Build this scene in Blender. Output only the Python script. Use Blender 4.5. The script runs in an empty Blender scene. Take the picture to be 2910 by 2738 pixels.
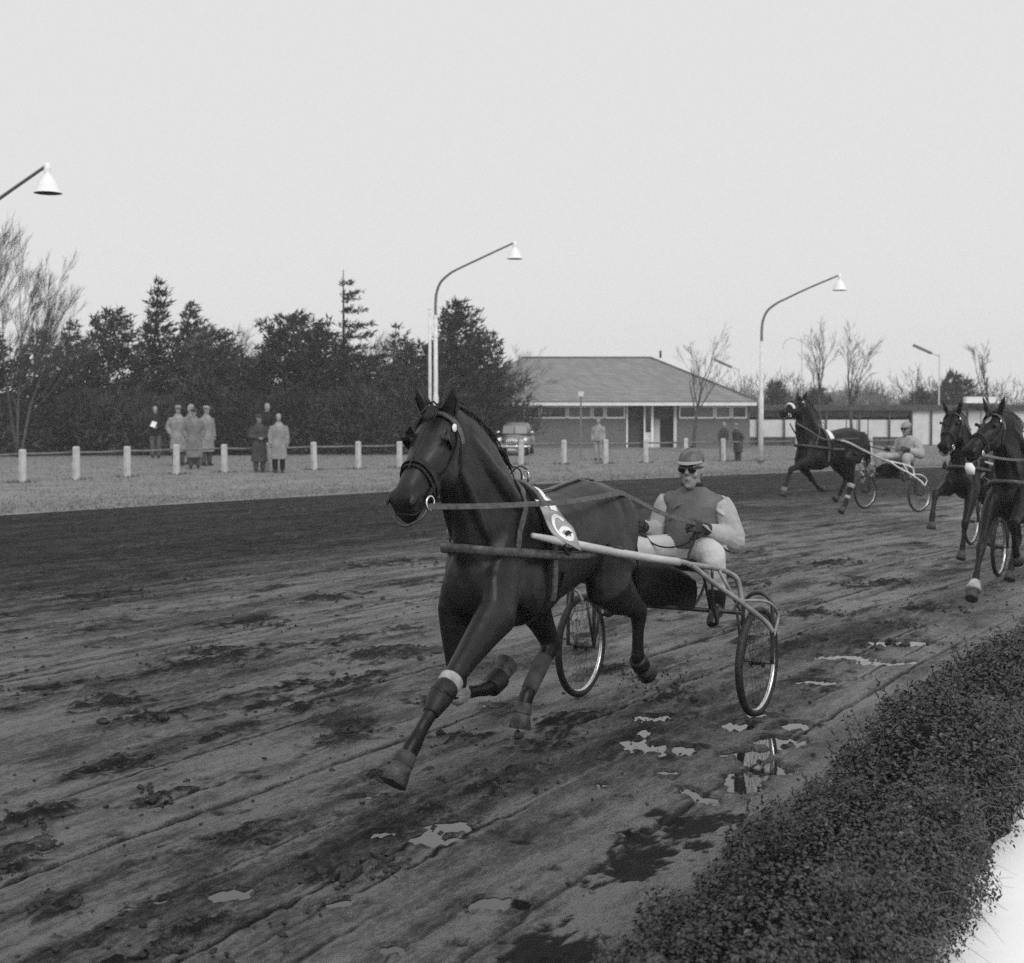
import bpy, bmesh, math, random
import numpy as np
from mathutils import Vector, Matrix
from mathutils.bvhtree import BVHTree

S = bpy.context.scene
C = S.collection
PI = math.pi
rad = math.radians

# ------------------------------------------------------------------ camera, sky, sun, exposure
CAM_H = 1.85
cam_d = bpy.data.cameras.new('camera')
cam = bpy.data.objects.new('camera', cam_d)
C.objects.link(cam)
cam_d.sensor_fit = 'HORIZONTAL'
cam_d.sensor_width = 56.0
cam_d.lens = 76.94
cam_d.clip_start = 0.1
cam_d.clip_end = 3000
cam.location = (0, 0, CAM_H)
cam.rotation_euler = (rad(90 - 2.664), 0, 0)
cam_d.dof.use_dof = True
cam_d.dof.focus_distance = 7.4
cam_d.dof.aperture_fstop = 7.0
S.camera = cam

SUN_EL, SUN_AZ = 42, 158
world = bpy.data.worlds.new('World')
S.world = world
world.use_nodes = True
nt = world.node_tree
for n in list(nt.nodes):
    nt.nodes.remove(n)
n_out = nt.nodes.new('ShaderNodeOutputWorld')
n_bg = nt.nodes.new('ShaderNodeBackground')
n_sky = nt.nodes.new('ShaderNodeTexSky')
n_sky.sky_type = 'NISHITA'
n_sky.sun_disc = False
n_sky.sun_elevation = rad(SUN_EL)
n_sky.sun_rotation = rad(SUN_AZ)
n_bw = nt.nodes.new('ShaderNodeRGBToBW')
n_mix = nt.nodes.new('ShaderNodeMixRGB')
n_mix.inputs['Fac'].default_value = 0.93        # an even cloud deck over the clear sky
n_mix.inputs['Color2'].default_value = (8.1, 8.1, 8.1, 1)
n_bg.inputs['Strength'].default_value = 0.1
nt.links.new(n_sky.outputs[0], n_bw.inputs[0])
nt.links.new(n_bw.outputs[0], n_mix.inputs['Color1'])
nt.links.new(n_mix.outputs[0], n_bg.inputs['Color'])
nt.links.new(n_bg.outputs[0], n_out.inputs['Surface'])

sun_d = bpy.data.lights.new('sun', 'SUN')
sun_d.energy = 1.8
sun_d.angle = rad(28)
sun_d.color = (1, 1, 1)
sun = bpy.data.objects.new('sun', sun_d)
C.objects.link(sun)
_az = rad(SUN_AZ)
_sd = Vector((math.sin(_az) * math.cos(rad(SUN_EL)), math.cos(_az) * math.cos(rad(SUN_EL)), math.sin(rad(SUN_EL))))
sun.rotation_euler = (-_sd).to_track_quat('-Z', 'Y').to_euler()

S.view_settings.view_transform = 'Standard'
S.view_settings.look = 'None'
S.view_settings.exposure = 0
S.view_settings.gamma = 1
S.view_settings.use_curve_mapping = False
S.render.engine = 'CYCLES'
S.cycles.max_bounces = 6
S.cycles.diffuse_bounces = 3
S.cycles.glossy_bounces = 3
S.cycles.volume_bounces = 1
S.cycles.use_denoising = False

# ------------------------------------------------------------------ survey of the photograph: pixel (2910 x 2738) to ground
PF, PX, PY = 3998.0, 1455.0, 1369.0
_p = rad(2.664)
def gp(x, y, z=0.0):
    """ground point seen at a pixel of the photograph (used once to survey where things stand)"""
    dx = (x - PX) / PF
    dv = (y - PY) / PF
    d = Vector((dx, math.cos(_p) - dv * math.sin(_p), -math.sin(_p) - dv * math.cos(_p)))
    t = (z - CAM_H) / d.z
    return Vector((d.x * t, d.y * t, z))
def atY(x, y, Y):
    dx = (x - PX) / PF
    dv = (y - PY) / PF
    d = Vector((dx, math.cos(_p) - dv * math.sin(_p), -math.sin(_p) - dv * math.cos(_p)))
    t = Y / d.y
    return Vector((d.x * t, Y, CAM_H + d.z * t))
def D(x):                           # survey notes were taken on a 1987 px wide print
    return x / 0.68282

# ------------------------------------------------------------------ helpers
def thing(name, label, cat, loc=(0, 0, 0), rotz=0.0, group=None):
    o = bpy.data.objects.new(name, None)
    C.objects.link(o)
    o.location = loc
    o.rotation_euler = (0, 0, rotz)
    o['label'] = label
    o['category'] = cat
    if group:
        o['group'] = group
    return o

def tag(o, label=None, cat=None, group=None, kind=None):
    if label: o['label'] = label
    if cat: o['category'] = cat
    if group: o['group'] = group
    if kind: o['kind'] = kind
    return o

def mk(name, verts, faces, mat, parent=None, smooth=False):
    me = bpy.data.meshes.new(name)
    me.from_pydata([tuple(v) for v in verts], [], faces)
    me.update()
    if mat: me.materials.append(mat)
    if smooth:
        me.polygons.foreach_set('use_smooth', np.ones(len(me.polygons), bool))
    o = bpy.data.objects.new(name, me)
    C.objects.link(o)
    if parent: o.parent = parent
    return o

def mk_np(name, V, F, mat, parent=None, smooth=False):
    """V (n,3) float array, F (m,k) int array of one face size"""
    V = np.asarray(V, np.float32); F = np.asarray(F, np.int32)
    me = bpy.data.meshes.new(name)
    me.vertices.add(len(V)); me.vertices.foreach_set('co', V.ravel())
    k = F.shape[1]
    me.loops.add(F.size); me.loops.foreach_set('vertex_index', F.ravel())
    me.polygons.add(len(F))
    me.polygons.foreach_set('loop_start', np.arange(0, F.size, k, dtype=np.int32))
    me.polygons.foreach_set('loop_total', np.full(len(F), k, np.int32))
    if smooth:
        me.polygons.foreach_set('use_smooth', np.ones(len(F), bool))
    me.update(calc_edges=True)
    if mat: me.materials.append(mat)
    o = bpy.data.objects.new(name, me)
    C.objects.link(o)
    if parent: o.parent = parent
    return o

class Geo:
    """collects shapes; build() links them as one mesh object"""
    def __init__(s): s.v = []; s.f = []
    def add(s, vf):
        b = len(s.v)
        s.v += [Vector(p) for p in vf[0]]
        s.f += [tuple(i + b for i in f) for f in vf[1]]
        return s
    def build(s, name, mat, parent=None, smooth=False):
        return mk(name, s.v, s.f, mat, parent, smooth)

def box(x0, y0, z0, x1, y1, z1):
    v = [(x0, y0, z0), (x1, y0, z0), (x1, y1, z0), (x0, y1, z0), (x0, y0, z1), (x1, y0, z1), (x1, y1, z1), (x0, y1, z1)]
    f = [(0, 3, 2, 1), (4, 5, 6, 7), (0, 1, 5, 4), (1, 2, 6, 5), (2, 3, 7, 6), (3, 0, 4, 7)]
    return v, f

def rings_to_mesh(rings, closed=False):
    n = len(rings[0]); v = []; f = []
    for r in rings: v += [Vector(p) for p in r]
    m = len(rings)
    for i in range(m if closed else m - 1):
        a = i * n; b = ((i + 1) % m) * n
        for j in range(n):
            k = (j + 1) % n
            f.append((a + j, a + k, b + k, b + j))
    if not closed:
        c0 = sum((Vector(p) for p in rings[0]), Vector()) / n
        c1 = sum((Vector(p) for p in rings[-1]), Vector()) / n
        v.append(c0); v.append(c1)
        i0, i1 = len(v) - 2, len(v) - 1
        for j in range(n):
            k = (j + 1) % n
            f.append((i0, k, j))
            f.append((i1, (m - 1) * n + j, (m - 1) * n + k))
    return v, f

def eloft(secs, n=16, p=2.0):
    """loft of superellipses: secs = [(centre, half axis a, half axis b)]"""
    rings = []
    for c, a, b in secs:
        c, a, b = Vector(c), Vector(a), Vector(b)
        r = []
        for j in range(n):
            t = 2 * PI * j / n
            ct, st = math.cos(t), math.sin(t)
            e = 2.0 / p
            r.append(c + a * (math.copysign(abs(ct) ** e, ct)) + b * (math.copysign(abs(st) ** e, st)))
        rings.append(r)
    return rings_to_mesh(rings)

def frames(pts, closed=False):
    n = len(pts); T = []
    for i in range(n):
        if closed: d = pts[(i + 1) % n] - pts[i - 1]
        else: d = pts[min(i + 1, n - 1)] - pts[max(i - 1, 0)]
        T.append(d.normalized() if d.length > 1e-9 else Vector((0, 0, 1)))
    ref = Vector((0, 0, 1)) if abs(T[0].z) < 0.9 else Vector((1, 0, 0))
    N = [(ref - T[0] * ref.dot(T[0])).normalized()]
    for i in range(1, n):
        v = N[-1] - T[i] * N[-1].dot(T[i])
        N.append(v.normalized() if v.length > 1e-6 else N[-1])
    return T, N

def tube(pts, r, n=8, closed=False):
    pts = [Vector(p) for p in pts]
    if not isinstance(r, (list, tuple)): r = [r] * len(pts)
    T, N = frames(pts, closed)
    rings = []
    for p, t, nn, q in zip(pts, T, N, r):
        b = t.cross(nn)
        rings.append([p + (nn * math.cos(2 * PI * j / n) + b * math.sin(2 * PI * j / n)) * q for j in range(n)])
    return rings_to_mesh(rings, closed)

def strap(pts, nrm, w, th, closed=False):
    """flat band along pts, lying against a surface of normals nrm"""
    pts = [Vector(p) for p in pts]; n = len(pts); rings = []
    for i in range(n):
        d = (pts[(i + 1) % n] - pts[i - 1]) if closed else (pts[min(i + 1, n - 1)] - pts[max(i - 1, 0)])
        d.normalize(); N = Vector(nrm[i]).normalized(); b = d.cross(N).normalized()
        rings.append([pts[i] + b * w / 2, pts[i] + b * w / 2 + N * th, pts[i] - b * w / 2 + N * th, pts[i] - b * w / 2])
    return rings_to_mesh(rings, closed)

def smooth_path(pts, k=6):
    pts = [Vector(p) for p in pts]; out = []
    for i in range(len(pts) - 1):
        p0 = pts[max(i - 1, 0)]; p1 = pts[i]; p2 = pts[i + 1]; p3 = pts[min(i + 2, len(pts) - 1)]
        for j in range(k):
            t = j / k
            out.append(0.5 * ((2 * p1) + (p2 - p0) * t + (2 * p0 - 5 * p1 + 4 * p2 - p3) * t * t + (3 * p1 - p0 - 3 * p2 + p3) * t ** 3))
    out.append(pts[-1])
    return out

def ellipsoid(c, rx, ry, rz, n=12, m=8, rot=None):
    v = []; f = []
    c = Vector(c)
    for i in range(m + 1):
        th = PI * i / m
        for j in range(n):
            ph = 2 * PI * j / n
            q = Vector((rx * math.sin(th) * math.cos(ph), ry * math.sin(th) * math.sin(ph), rz * math.cos(th)))
            if rot: q = rot @ q
            v.append(c + q)
    for i in range(m):
        for j in range(n):
            k = (j + 1) % n
            f.append((i * n + j, (i + 1) * n + j, (i + 1) * n + k, i * n + k))
    return v, f

def lathe(prof, n=16):
    """prof = [(radius, z)]"""
    rings = [[Vector((r * math.cos(2 * PI * j / n), r * math.sin(2 * PI * j / n), z)) for j in range(n)] for r, z in prof]
    return rings_to_mesh(rings)

def remesh(name, shapes, voxel, it, mat, parent=None, warp=None, fac=0.5):
    """melts closed shapes into one continuous skin"""
    g = Geo()
    for s in shapes: g.add(s)
    if warp: g.v = [warp(p) for p in g.v]
    me = bpy.data.meshes.new('t'); me.from_pydata([tuple(p) for p in g.v], [], g.f); me.update()
    bm = bmesh.new(); bm.from_mesh(me); bmesh.ops.recalc_face_normals(bm, faces=bm.faces); bm.to_mesh(me); bm.free()
    t = bpy.data.objects.new('t', me); C.objects.link(t)
    m = t.modifiers.new('r', 'REMESH'); m.mode = 'VOXEL'; m.voxel_size = voxel; m.adaptivity = 0
    if it:
        s = t.modifiers.new('s', 'SMOOTH'); s.factor = fac; s.iterations = it
    dg = bpy.context.evaluated_depsgraph_get()
    ev = t.evaluated_get(dg)
    nm = bpy.data.meshes.new_from_object(ev)
    bpy.data.objects.remove(t); bpy.data.meshes.remove(me)
    nm.name = name
    nm.materials.clear(); nm.materials.append(mat)
    nm.polygons.foreach_set('use_smooth', np.ones(len(nm.polygons), bool))
    o = bpy.data.objects.new(name, nm); C.objects.link(o)
    if parent: o.parent = parent
    return o

# numpy value noise
def _hash(ix, iy, seed):
    h = (ix.astype(np.int64) * 374761393 + iy.astype(np.int64) * 668265263 + seed * 1442695041) & 0xffffffff
    h = ((h ^ (h >> 13)) * 1274126177) & 0xffffffff
    return ((h ^ (h >> 16)) & 0xffff) / 65535.0
def vnoise(x, y, seed=0):
    ix = np.floor(x); iy = np.floor(y); fx = x - ix; fy = y - iy
    fx = fx * fx * (3 - 2 * fx); fy = fy * fy * (3 - 2 * fy)
    a = _hash(ix, iy, seed); b = _hash(ix + 1, iy, seed); c = _hash(ix, iy + 1, seed); d = _hash(ix + 1, iy + 1, seed)
    return (a * (1 - fx) + b * fx) * (1 - fy) + (c * (1 - fx) + d * fx) * fy
def fbm(x, y, o=4, seed=0):
    s = 0; a = 0.5; t = 0
    for i in range(o):
        s = s + a * vnoise(x * 2 ** i + i * 17.3, y * 2 ** i + i * 9.1, seed + i); t += a; a *= 0.5
    return s / t
def sstep(a, b, x):
    t = np.clip((x - a) / (b - a), 0, 1)
    return t * t * (3 - 2 * t)

# ------------------------------------------------------------------ materials (a monochrome world)
def mat(name, base, rough=0.6, spec=0.5, noise=None, bump=None, metal=0.0, stretch=(1, 1, 1), coat=0.0, wear=None, sheen=0.0):
    m = bpy.data.materials.new(name); m.use_nodes = True
    t = m.node_tree; b = t.nodes['Principled BSDF']
    b.inputs['Base Color'].default_value = (base, base, base, 1)
    b.inputs['Roughness'].default_value = rough
    b.inputs['Specular IOR Level'].default_value = spec
    b.inputs['Metallic'].default_value = metal
    b.inputs['Coat Weight'].default_value = coat
    b.inputs['Sheen Weight'].default_value = sheen
    if noise or bump or wear:
        tc = t.nodes.new('ShaderNodeTexCoord'); mp = t.nodes.new('ShaderNodeMapping')
        mp.inputs['Scale'].default_value = stretch
        t.links.new(tc.outputs['Object'], mp.inputs['Vector'])
        col = None
        if noise:
            nz = t.nodes.new('ShaderNodeTexNoise'); nz.inputs['Scale'].default_value = noise[0]; nz.inputs['Detail'].default_value = 5
            t.links.new(mp.outputs[0], nz.inputs['Vector'])
            rp = t.nodes.new('ShaderNodeValToRGB')
            lo, hi = max(base * (1 - noise[1]), 0.002), min(base * (1 + noise[1]), 0.95)
            rp.color_ramp.elements[0].position = 0.32; rp.color_ramp.elements[1].position = 0.68
            rp.color_ramp.elements[0].color = (lo, lo, lo, 1); rp.color_ramp.elements[1].color = (hi, hi, hi, 1)
            t.links.new(nz.outputs['Fac'], rp.inputs['Fac']); col = rp.outputs['Color']
        if wear:
            nw = t.nodes.new('ShaderNodeTexNoise'); nw.inputs['Scale'].default_value = wear[0]; nw.inputs['Detail'].default_value = 8; nw.inputs['Roughness'].default_value = 0.7
            t.links.new(mp.outputs[0], nw.inputs['Vector'])
            rw = t.nodes.new('ShaderNodeValToRGB'); rw.color_ramp.elements[0].position = wear[2]; rw.color_ramp.elements[1].position = wear[2] + 0.08
            t.links.new(nw.outputs['Fac'], rw.inputs['Fac'])
            mx = t.nodes.new('ShaderNodeMixRGB'); mx.inputs['Color1'].default_value = (base, base, base, 1)
            if col: t.links.new(col, mx.inputs['Color1'])
            mx.inputs['Color2'].default_value = (wear[1], wear[1], wear[1], 1)
            t.links.new(rw.outputs['Color'], mx.inputs['Fac']); col = mx.outputs['Color']
        if col: t.links.new(col, b.inputs['Base Color'])
        if bump:
            nb = t.nodes.new('ShaderNodeTexNoise'); nb.inputs['Scale'].default_value = bump[0]; nb.inputs['Detail'].default_value = 4
            t.links.new(mp.outputs[0], nb.inputs['Vector'])
            bp = t.nodes.new('ShaderNodeBump'); bp.inputs['Strength'].default_value = bump[1]; bp.inputs['Distance'].default_value = bump[2] if len(bump) > 2 else 0.02
            t.links.new(nb.outputs['Fac'], bp.inputs['Height']); t.links.new(bp.outputs[0], b.inputs['Normal'])
    return m

M = {}
M['coat'] = mat('dark_bay_coat', 0.0145, 0.43, 0.27, (5, 0.6), (9, 0.35, 0.03))
M['coat_black'] = mat('black_coat', 0.009, 0.44, 0.18, (5, 0.5), (9, 0.35, 0.03))
M['mane'] = mat('black_hair', 0.010, 0.5, 0.4)
M['hoof'] = mat('muddy_hoof', 0.05, 0.6, 0.4, (30, 0.6), (60, 0.4))
M['eye'] = mat('wet_eye', 0.006, 0.08, 0.6)
M['leather'] = mat('black_leather', 0.012, 0.5, 0.3, (40, 0.4), (120, 0.15))
M['leather_worn'] = mat('worn_leather', 0.06, 0.45, 0.5, (30, 0.5), (120, 0.2))
M['metal'] = mat('bright_buckle_metal', 0.75, 0.22, 0.5, metal=1.0)
M['chrome'] = mat('rim_metal', 0.72, 0.3, 0.5, metal=1.0)
M['cloth_grey'] = mat('grey_cloth', 0.30, 0.85, 0.2, (12, 0.2), (300, 0.2, 0.002))
M['cloth_white'] = mat('white_cloth', 0.74, 0.85, 0.2, (10, 0.1), (200, 0.2, 0.002))
M['bandage_pale'] = mat('muddy_pale_boot', 0.16, 0.85, 0.2, (18, 0.3), None, wear=(14, 0.06, 0.58))
M['bandage_dirty'] = mat('muddy_grey_boot', 0.055, 0.85, 0.2, (18, 0.35), (120, 0.3, 0.003), wear=(14, 0.05, 0.56))
M['bandage'] = mat('muddy_white_boot', 0.34, 0.85, 0.2, (18, 0.3), (120, 0.3, 0.003), wear=(14, 0.12, 0.60))
M['shaft'] = mat('pale_ash_wood', 0.42, 0.5, 0.4, (8, 0.2), (60, 0.2, 0.003), stretch=(0.3, 2, 2), wear=(9, 0.12, 0.63))
M['shaft_steel'] = mat('painted_steel_tube', 0.22, 0.42, 0.5, (14, 0.3), None, wear=(18, 0.06, 0.60))
M['dark_steel'] = mat('dark_steel', 0.03, 0.45, 0.5, (20, 0.4))
M['rubber'] = mat('muddy_rubber_tyre', 0.018, 0.6, 0.4, (25, 0.5), (60, 0.3), wear=(20, 0.09, 0.62))
M['apron'] = mat('black_oilcloth', 0.010, 0.55, 0.35, (14, 0.4), (8, 0.35, 0.05))
M['skin'] = mat('skin', 0.22, 0.5, 0.4, (20, 0.12), (150, 0.1, 0.002))
M['skin_far'] = mat('skin_far', 0.26, 0.6, 0.3)
M['vest'] = mat('mid_grey_silk', 0.105, 0.62, 0.35, (9, 0.15), (11, 0.5, 0.03))
M['sleeve'] = mat('pale_grey_silk', 0.34, 0.6, 0.35, (10, 0.15), (13, 0.5, 0.03), wear=(30, 0.15, 0.68))
M['trousers_white'] = mat('white_breeches', 0.47, 0.75, 0.3, (8, 0.12), (12, 0.45, 0.03), wear=(34, 0.25, 0.68))
M['boot'] = mat('black_boot', 0.012, 0.35, 0.5, (20, 0.4))
M['glove'] = mat('black_glove', 0.016, 0.55, 0.4, (40, 0.4), (90, 0.3, 0.003))
M['cap'] = mat('grey_cap', 0.115, 0.7, 0.3, (25, 0.35), (60, 0.2, 0.004))
M['cap_peak'] = mat('pale_cap_peak', 0.26, 0.6, 0.3)
M['goggle'] = mat('dark_goggle_glass', 0.008, 0.12, 0.5)
M['collar_dark'] = mat('dark_scarf', 0.02, 0.8, 0.2)
M['hair'] = mat('dark_hair', 0.03, 0.6, 0.3)
M['white_paint'] = mat('white_paint', 0.66, 0.6, 0.4, (6, 0.15), (40, 0.2), wear=(5, 0.3, 0.62))
M['post_paint'] = mat('weathered_white_paint', 0.50, 0.75, 0.3, (5, 0.2), (30, 0.3), wear=(4, 0.22, 0.62))
M['rail'] = mat('weathered_rail', 0.17, 0.8, 0.2, (8, 0.3))
M['lamp_white'] = mat('white_enamel', 0.85, 0.3, 0.5)
M['lamp_inside'] = mat('lamp_inner_grey', 0.05, 0.5, 0.4)
M['lamp_arm'] = mat('grey_lamp_arm', 0.16, 0.5, 0.4)
M['brick'] = None
M['roof'] = None
M['fascia'] = mat('white_fascia', 0.80, 0.6, 0.4, (2, 0.08))
M['glass'] = mat('window_glass', 0.03, 0.12, 0.6)
M['curtain'] = mat('curtained_glass', 0.20, 0.4, 0.5)
M['door'] = mat('dark_door', 0.06, 0.5, 0.4)
M['bark'] = mat('dark_bark', 0.05, 0.85, 0.2, (6, 0.4), (20, 0.4))
M['bark_pale'] = mat('grey_bark', 0.075, 0.85, 0.2, (6, 0.4))
M['needle'] = mat('conifer_needles', 0.042, 0.8, 0.12, (0.9, 0.4))
M['needle_c'] = mat('pale_conifer_needles', 0.070, 0.8, 0.12, (0.9, 0.4))
M['undergrowth'] = mat('brown_undergrowth', 0.062, 0.85, 0.12, (0.8, 0.55))
M['needle_b'] = mat('dull_conifer_needles', 0.055, 0.8, 0.12, (0.9, 0.4))
M['twig_dark'] = mat('dark_twigs', 0.055, 0.85, 0.2)
M['twig'] = mat('bare_twigs', 0.09, 0.85, 0.2)
M['bush'] = mat('winter_bush', 0.15, 0.9, 0.1, (0.7, 0.4))
M['leaf'] = mat('hedge_leaf', 0.032, 0.40, 0.45, (7, 0.6))
M['hedge_core'] = mat('hedge_shaded_core', 0.010, 0.9, 0.1)
M['hedge_stem'] = mat('hedge_stem', 0.05, 0.8, 0.2)
M['dry_grass'] = mat('dry_grass_blade', 0.12, 0.7, 0.3)
M['snow'] = mat('white_snow', 0.95, 0.9, 0.2, (3, 0.02), (9, 0.15, 0.02))
M['water'] = mat('puddle_water', 0.012, 0.03, 0.5, None, (25, 0.06, 0.004))
M['clod'] = mat('dark_mud_clod', 0.030, 0.75, 0.35, (40, 0.5), (60, 0.5))
M['car_paint'] = mat('grey_car_paint', 0.13, 0.3, 0.5, coat=0.3)
M['white_wall'] = mat('whitewashed_boards', 0.62, 0.75, 0.3, (1.5, 0.12))
M['dark_board'] = mat('dark_tarred_boards', 0.06, 0.75, 0.3, (2, 0.3))
M['roof_felt'] = mat('grey_roof_felt', 0.11, 0.85, 0.2, (1.2, 0.2))

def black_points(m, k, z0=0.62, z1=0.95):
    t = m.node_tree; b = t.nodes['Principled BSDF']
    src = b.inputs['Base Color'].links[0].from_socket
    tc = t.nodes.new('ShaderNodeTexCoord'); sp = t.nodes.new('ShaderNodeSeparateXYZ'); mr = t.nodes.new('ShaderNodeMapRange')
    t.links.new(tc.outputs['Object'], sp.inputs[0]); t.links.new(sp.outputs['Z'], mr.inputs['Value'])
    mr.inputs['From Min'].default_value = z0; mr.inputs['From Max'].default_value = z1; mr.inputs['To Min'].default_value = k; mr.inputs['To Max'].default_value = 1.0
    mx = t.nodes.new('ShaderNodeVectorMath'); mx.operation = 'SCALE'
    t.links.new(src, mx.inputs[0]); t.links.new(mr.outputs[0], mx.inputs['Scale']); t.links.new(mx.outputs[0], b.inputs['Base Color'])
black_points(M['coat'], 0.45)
def tiled(name, base, mortar, bw, bh, mw=0.02):
    m = bpy.data.materials.new(name); m.use_nodes = True
    t = m.node_tree; b = t.nodes['Principled BSDF']; b.inputs['Roughness'].default_value = 0.85
    tc = t.nodes.new('ShaderNodeTexCoord'); br = t.nodes.new('ShaderNodeTexBrick')
    sp = t.nodes.new('ShaderNodeSeparateXYZ'); cb = t.nodes.new('ShaderNodeCombineXYZ'); ad = t.nodes.new('ShaderNodeMath')
    t.links.new(tc.outputs['Object'], sp.inputs[0]); t.links.new(sp.outputs['X'], ad.inputs[0]); t.links.new(sp.outputs['Y'], ad.inputs[1])
    t.links.new(ad.outputs[0], cb.inputs['X']); t.links.new(sp.outputs['Z'], cb.inputs['Y']); t.links.new(cb.outputs[0], br.inputs['Vector'])
    br.inputs['Scale'].default_value = 1.0
    br.inputs['Color1'].default_value = (base * 1.15,) * 3 + (1,); br.inputs['Color2'].default_value = (base * 0.82,) * 3 + (1,)
    br.inputs['Mortar'].default_value = (mortar,) * 3 + (1,); br.inputs['Mortar Size'].default_value = mw
    br.inputs['Brick Width'].default_value = bw; br.inputs['Row Height'].default_value = bh
    t.links.new(br.outputs['Color'], b.inputs['Base Color'])
    bp = t.nodes.new('ShaderNodeBump'); bp.inputs['Strength'].default_value = 0.4; bp.inputs['Distance'].default_value = 0.02; bp.invert = True
    t.links.new(br.outputs['Fac'], bp.inputs['Height']); t.links.new(bp.outputs[0], b.inputs['Normal'])
    return m
M['brick'] = tiled('brown_brick', 0.125, 0.18, 0.22, 0.07, 0.008)
M['roof'] = tiled('grey_roof_tiles', 0.215, 0.13, 0.30, 0.16, 0.012)

def grass_mat():
    m = bpy.data.materials.new('winter_turf'); m.use_nodes = True
    t = m.node_tree; b = t.nodes['Principled BSDF']; b.inputs['Roughness'].default_value = 0.9; b.inputs['Specular IOR Level'].default_value = 0.15
    tc = t.nodes.new('ShaderNodeTexCoord')
    def nz(s, d):
        n = t.nodes.new('ShaderNodeTexNoise'); n.inputs['Scale'].default_value = s; n.inputs['Detail'].default_value = d
        t.links.new(tc.outputs['Object'], n.inputs['Vector']); return n
    a, c = nz(0.9, 6), nz(7, 6)
    mx = t.nodes.new('ShaderNodeMath'); mx.operation = 'ADD'; t.links.new(a.outputs['Fac'], mx.inputs[0]); t.links.new(c.outputs['Fac'], mx.inputs[1])
    rp = t.nodes.new('ShaderNodeValToRGB'); e = rp.color_ramp.elements
    mv = t.nodes.new('ShaderNodeMath'); mv.operation = 'MULTIPLY'; mv.inputs[1].default_value = 0.5
    t.links.new(mx.outputs[0], mv.inputs[0]); t.links.new(mv.outputs[0], rp.inputs['Fac'])
    e[0].position = 0.38; e[1].position = 0.62
    e[0].color = (0.135,) * 3 + (1,); e[1].color = (0.26,) * 3 + (1,)
    t.links.new(rp.outputs['Color'], b.inputs['Base Color'])
    bp = t.nodes.new('ShaderNodeBump'); bp.inputs['Strength'].default_value = 0.6; bp.inputs['Distance'].default_value = 0.05
    t.links.new(c.outputs['Fac'], bp.inputs['Height']); t.links.new(bp.outputs[0], b.inputs['Normal'])
    return m
M['grass'] = grass_mat()
M['blade'] = mat('grass_tuft_blade', 0.19, 0.8, 0.2, (3, 0.4))

def mud_mat():
    m = bpy.data.materials.new('wet_track_mud'); m.use_nodes = True
    t = m.node_tree; b = t.nodes['Principled BSDF']; L = t.links.new
    at = t.nodes.new('ShaderNodeAttribute'); at.attribute_name = 'loose_and_shade'
    aw = t.nodes.new('ShaderNodeAttribute'); aw.attribute_name = 'wet'
    uv = t.nodes.new('ShaderNodeUVMap'); uv.uv_map = 'track'
    def nz(sx, sy, d, r=0.6):
        mp = t.nodes.new('ShaderNodeMapping'); mp.inputs['Scale'].default_value = (sx, sy, 1)
        L(uv.outputs[0], mp.inputs['Vector'])
        n = t.nodes.new('ShaderNodeTexNoise'); n.inputs['Scale'].default_value = 1; n.inputs['Detail'].default_value = d; n.inputs['Roughness'].default_value = r
        L(mp.outputs[0], n.inputs['Vector']); return n
    streak = nz(0.35, 7.0, 6); fine = nz(16, 40, 6, 0.75); grit = nz(120, 170, 4, 0.7); mid = nz(2.2, 9, 5, 0.65)
    def madd(x, k, prev):
        q = t.nodes.new('ShaderNodeMath'); q.operation = 'MULTIPLY_ADD'; L(x, q.inputs[0]); q.inputs[1].default_value = k
        if isinstance(prev, float): q.inputs[2].default_value = prev
        else: L(prev, q.inputs[2])
        return q.outputs[0]
    ks = (1.35, 1.5, 2.1, 1.5)
    v = madd(at.outputs['Fac'], 1.10, 0.13 - 0.5 * sum(ks))
    for n_, k_ in zip((streak, mid, fine, grit), ks): v = madd(n_.outputs['Fac'], k_, v)
    rp = t.nodes.new('ShaderNodeValToRGB'); e = rp.color_ramp.elements
    L(v, rp.inputs['Fac'])
    e[0].position = 0.02; e[0].color = (0.190,) * 3 + (1,)
    e[1].position = 0.98; e[1].color = (0.012,) * 3 + (1,)
    q = e.new(0.34); q.color = (0.092,) * 3 + (1,)
    q = e.new(0.66); q.color = (0.036,) * 3 + (1,)
    L(rp.outputs['Color'], b.inputs['Base Color'])
    # wet patches are glossier
    mr = t.nodes.new('ShaderNodeMapRange'); mr.inputs['To Min'].default_value = 0.85; mr.inputs['To Max'].default_value = 0.24; L(aw.outputs['Fac'], mr.inputs['Value'])
    L(mr.outputs[0], b.inputs['Roughness'])
    ms = t.nodes.new('ShaderNodeMapRange'); ms.inputs['To Min'].default_value = 0.12; ms.inputs['To Max'].default_value = 0.5; L(aw.outputs['Fac'], ms.inputs['Value'])
    L(ms.outputs[0], b.inputs['Specular IOR Level'])
    b1 = t.nodes.new('ShaderNodeBump'); b1.inputs['Strength'].default_value = 1.0; b1.inputs['Distance'].default_value = 0.04; L(fine.outputs['Fac'], b1.inputs['Height'])
    b2 = t.nodes.new('ShaderNodeBump'); b2.inputs['Strength'].default_value = 0.7; b2.inputs['Distance'].default_value = 0.012; L(grit.outputs['Fac'], b2.inputs['Height']); L(b1.outputs[0], b2.inputs['Normal'])
    L(b2.outputs[0], b.inputs['Normal'])
    return m
M['mud'] = mud_mat()

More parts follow.
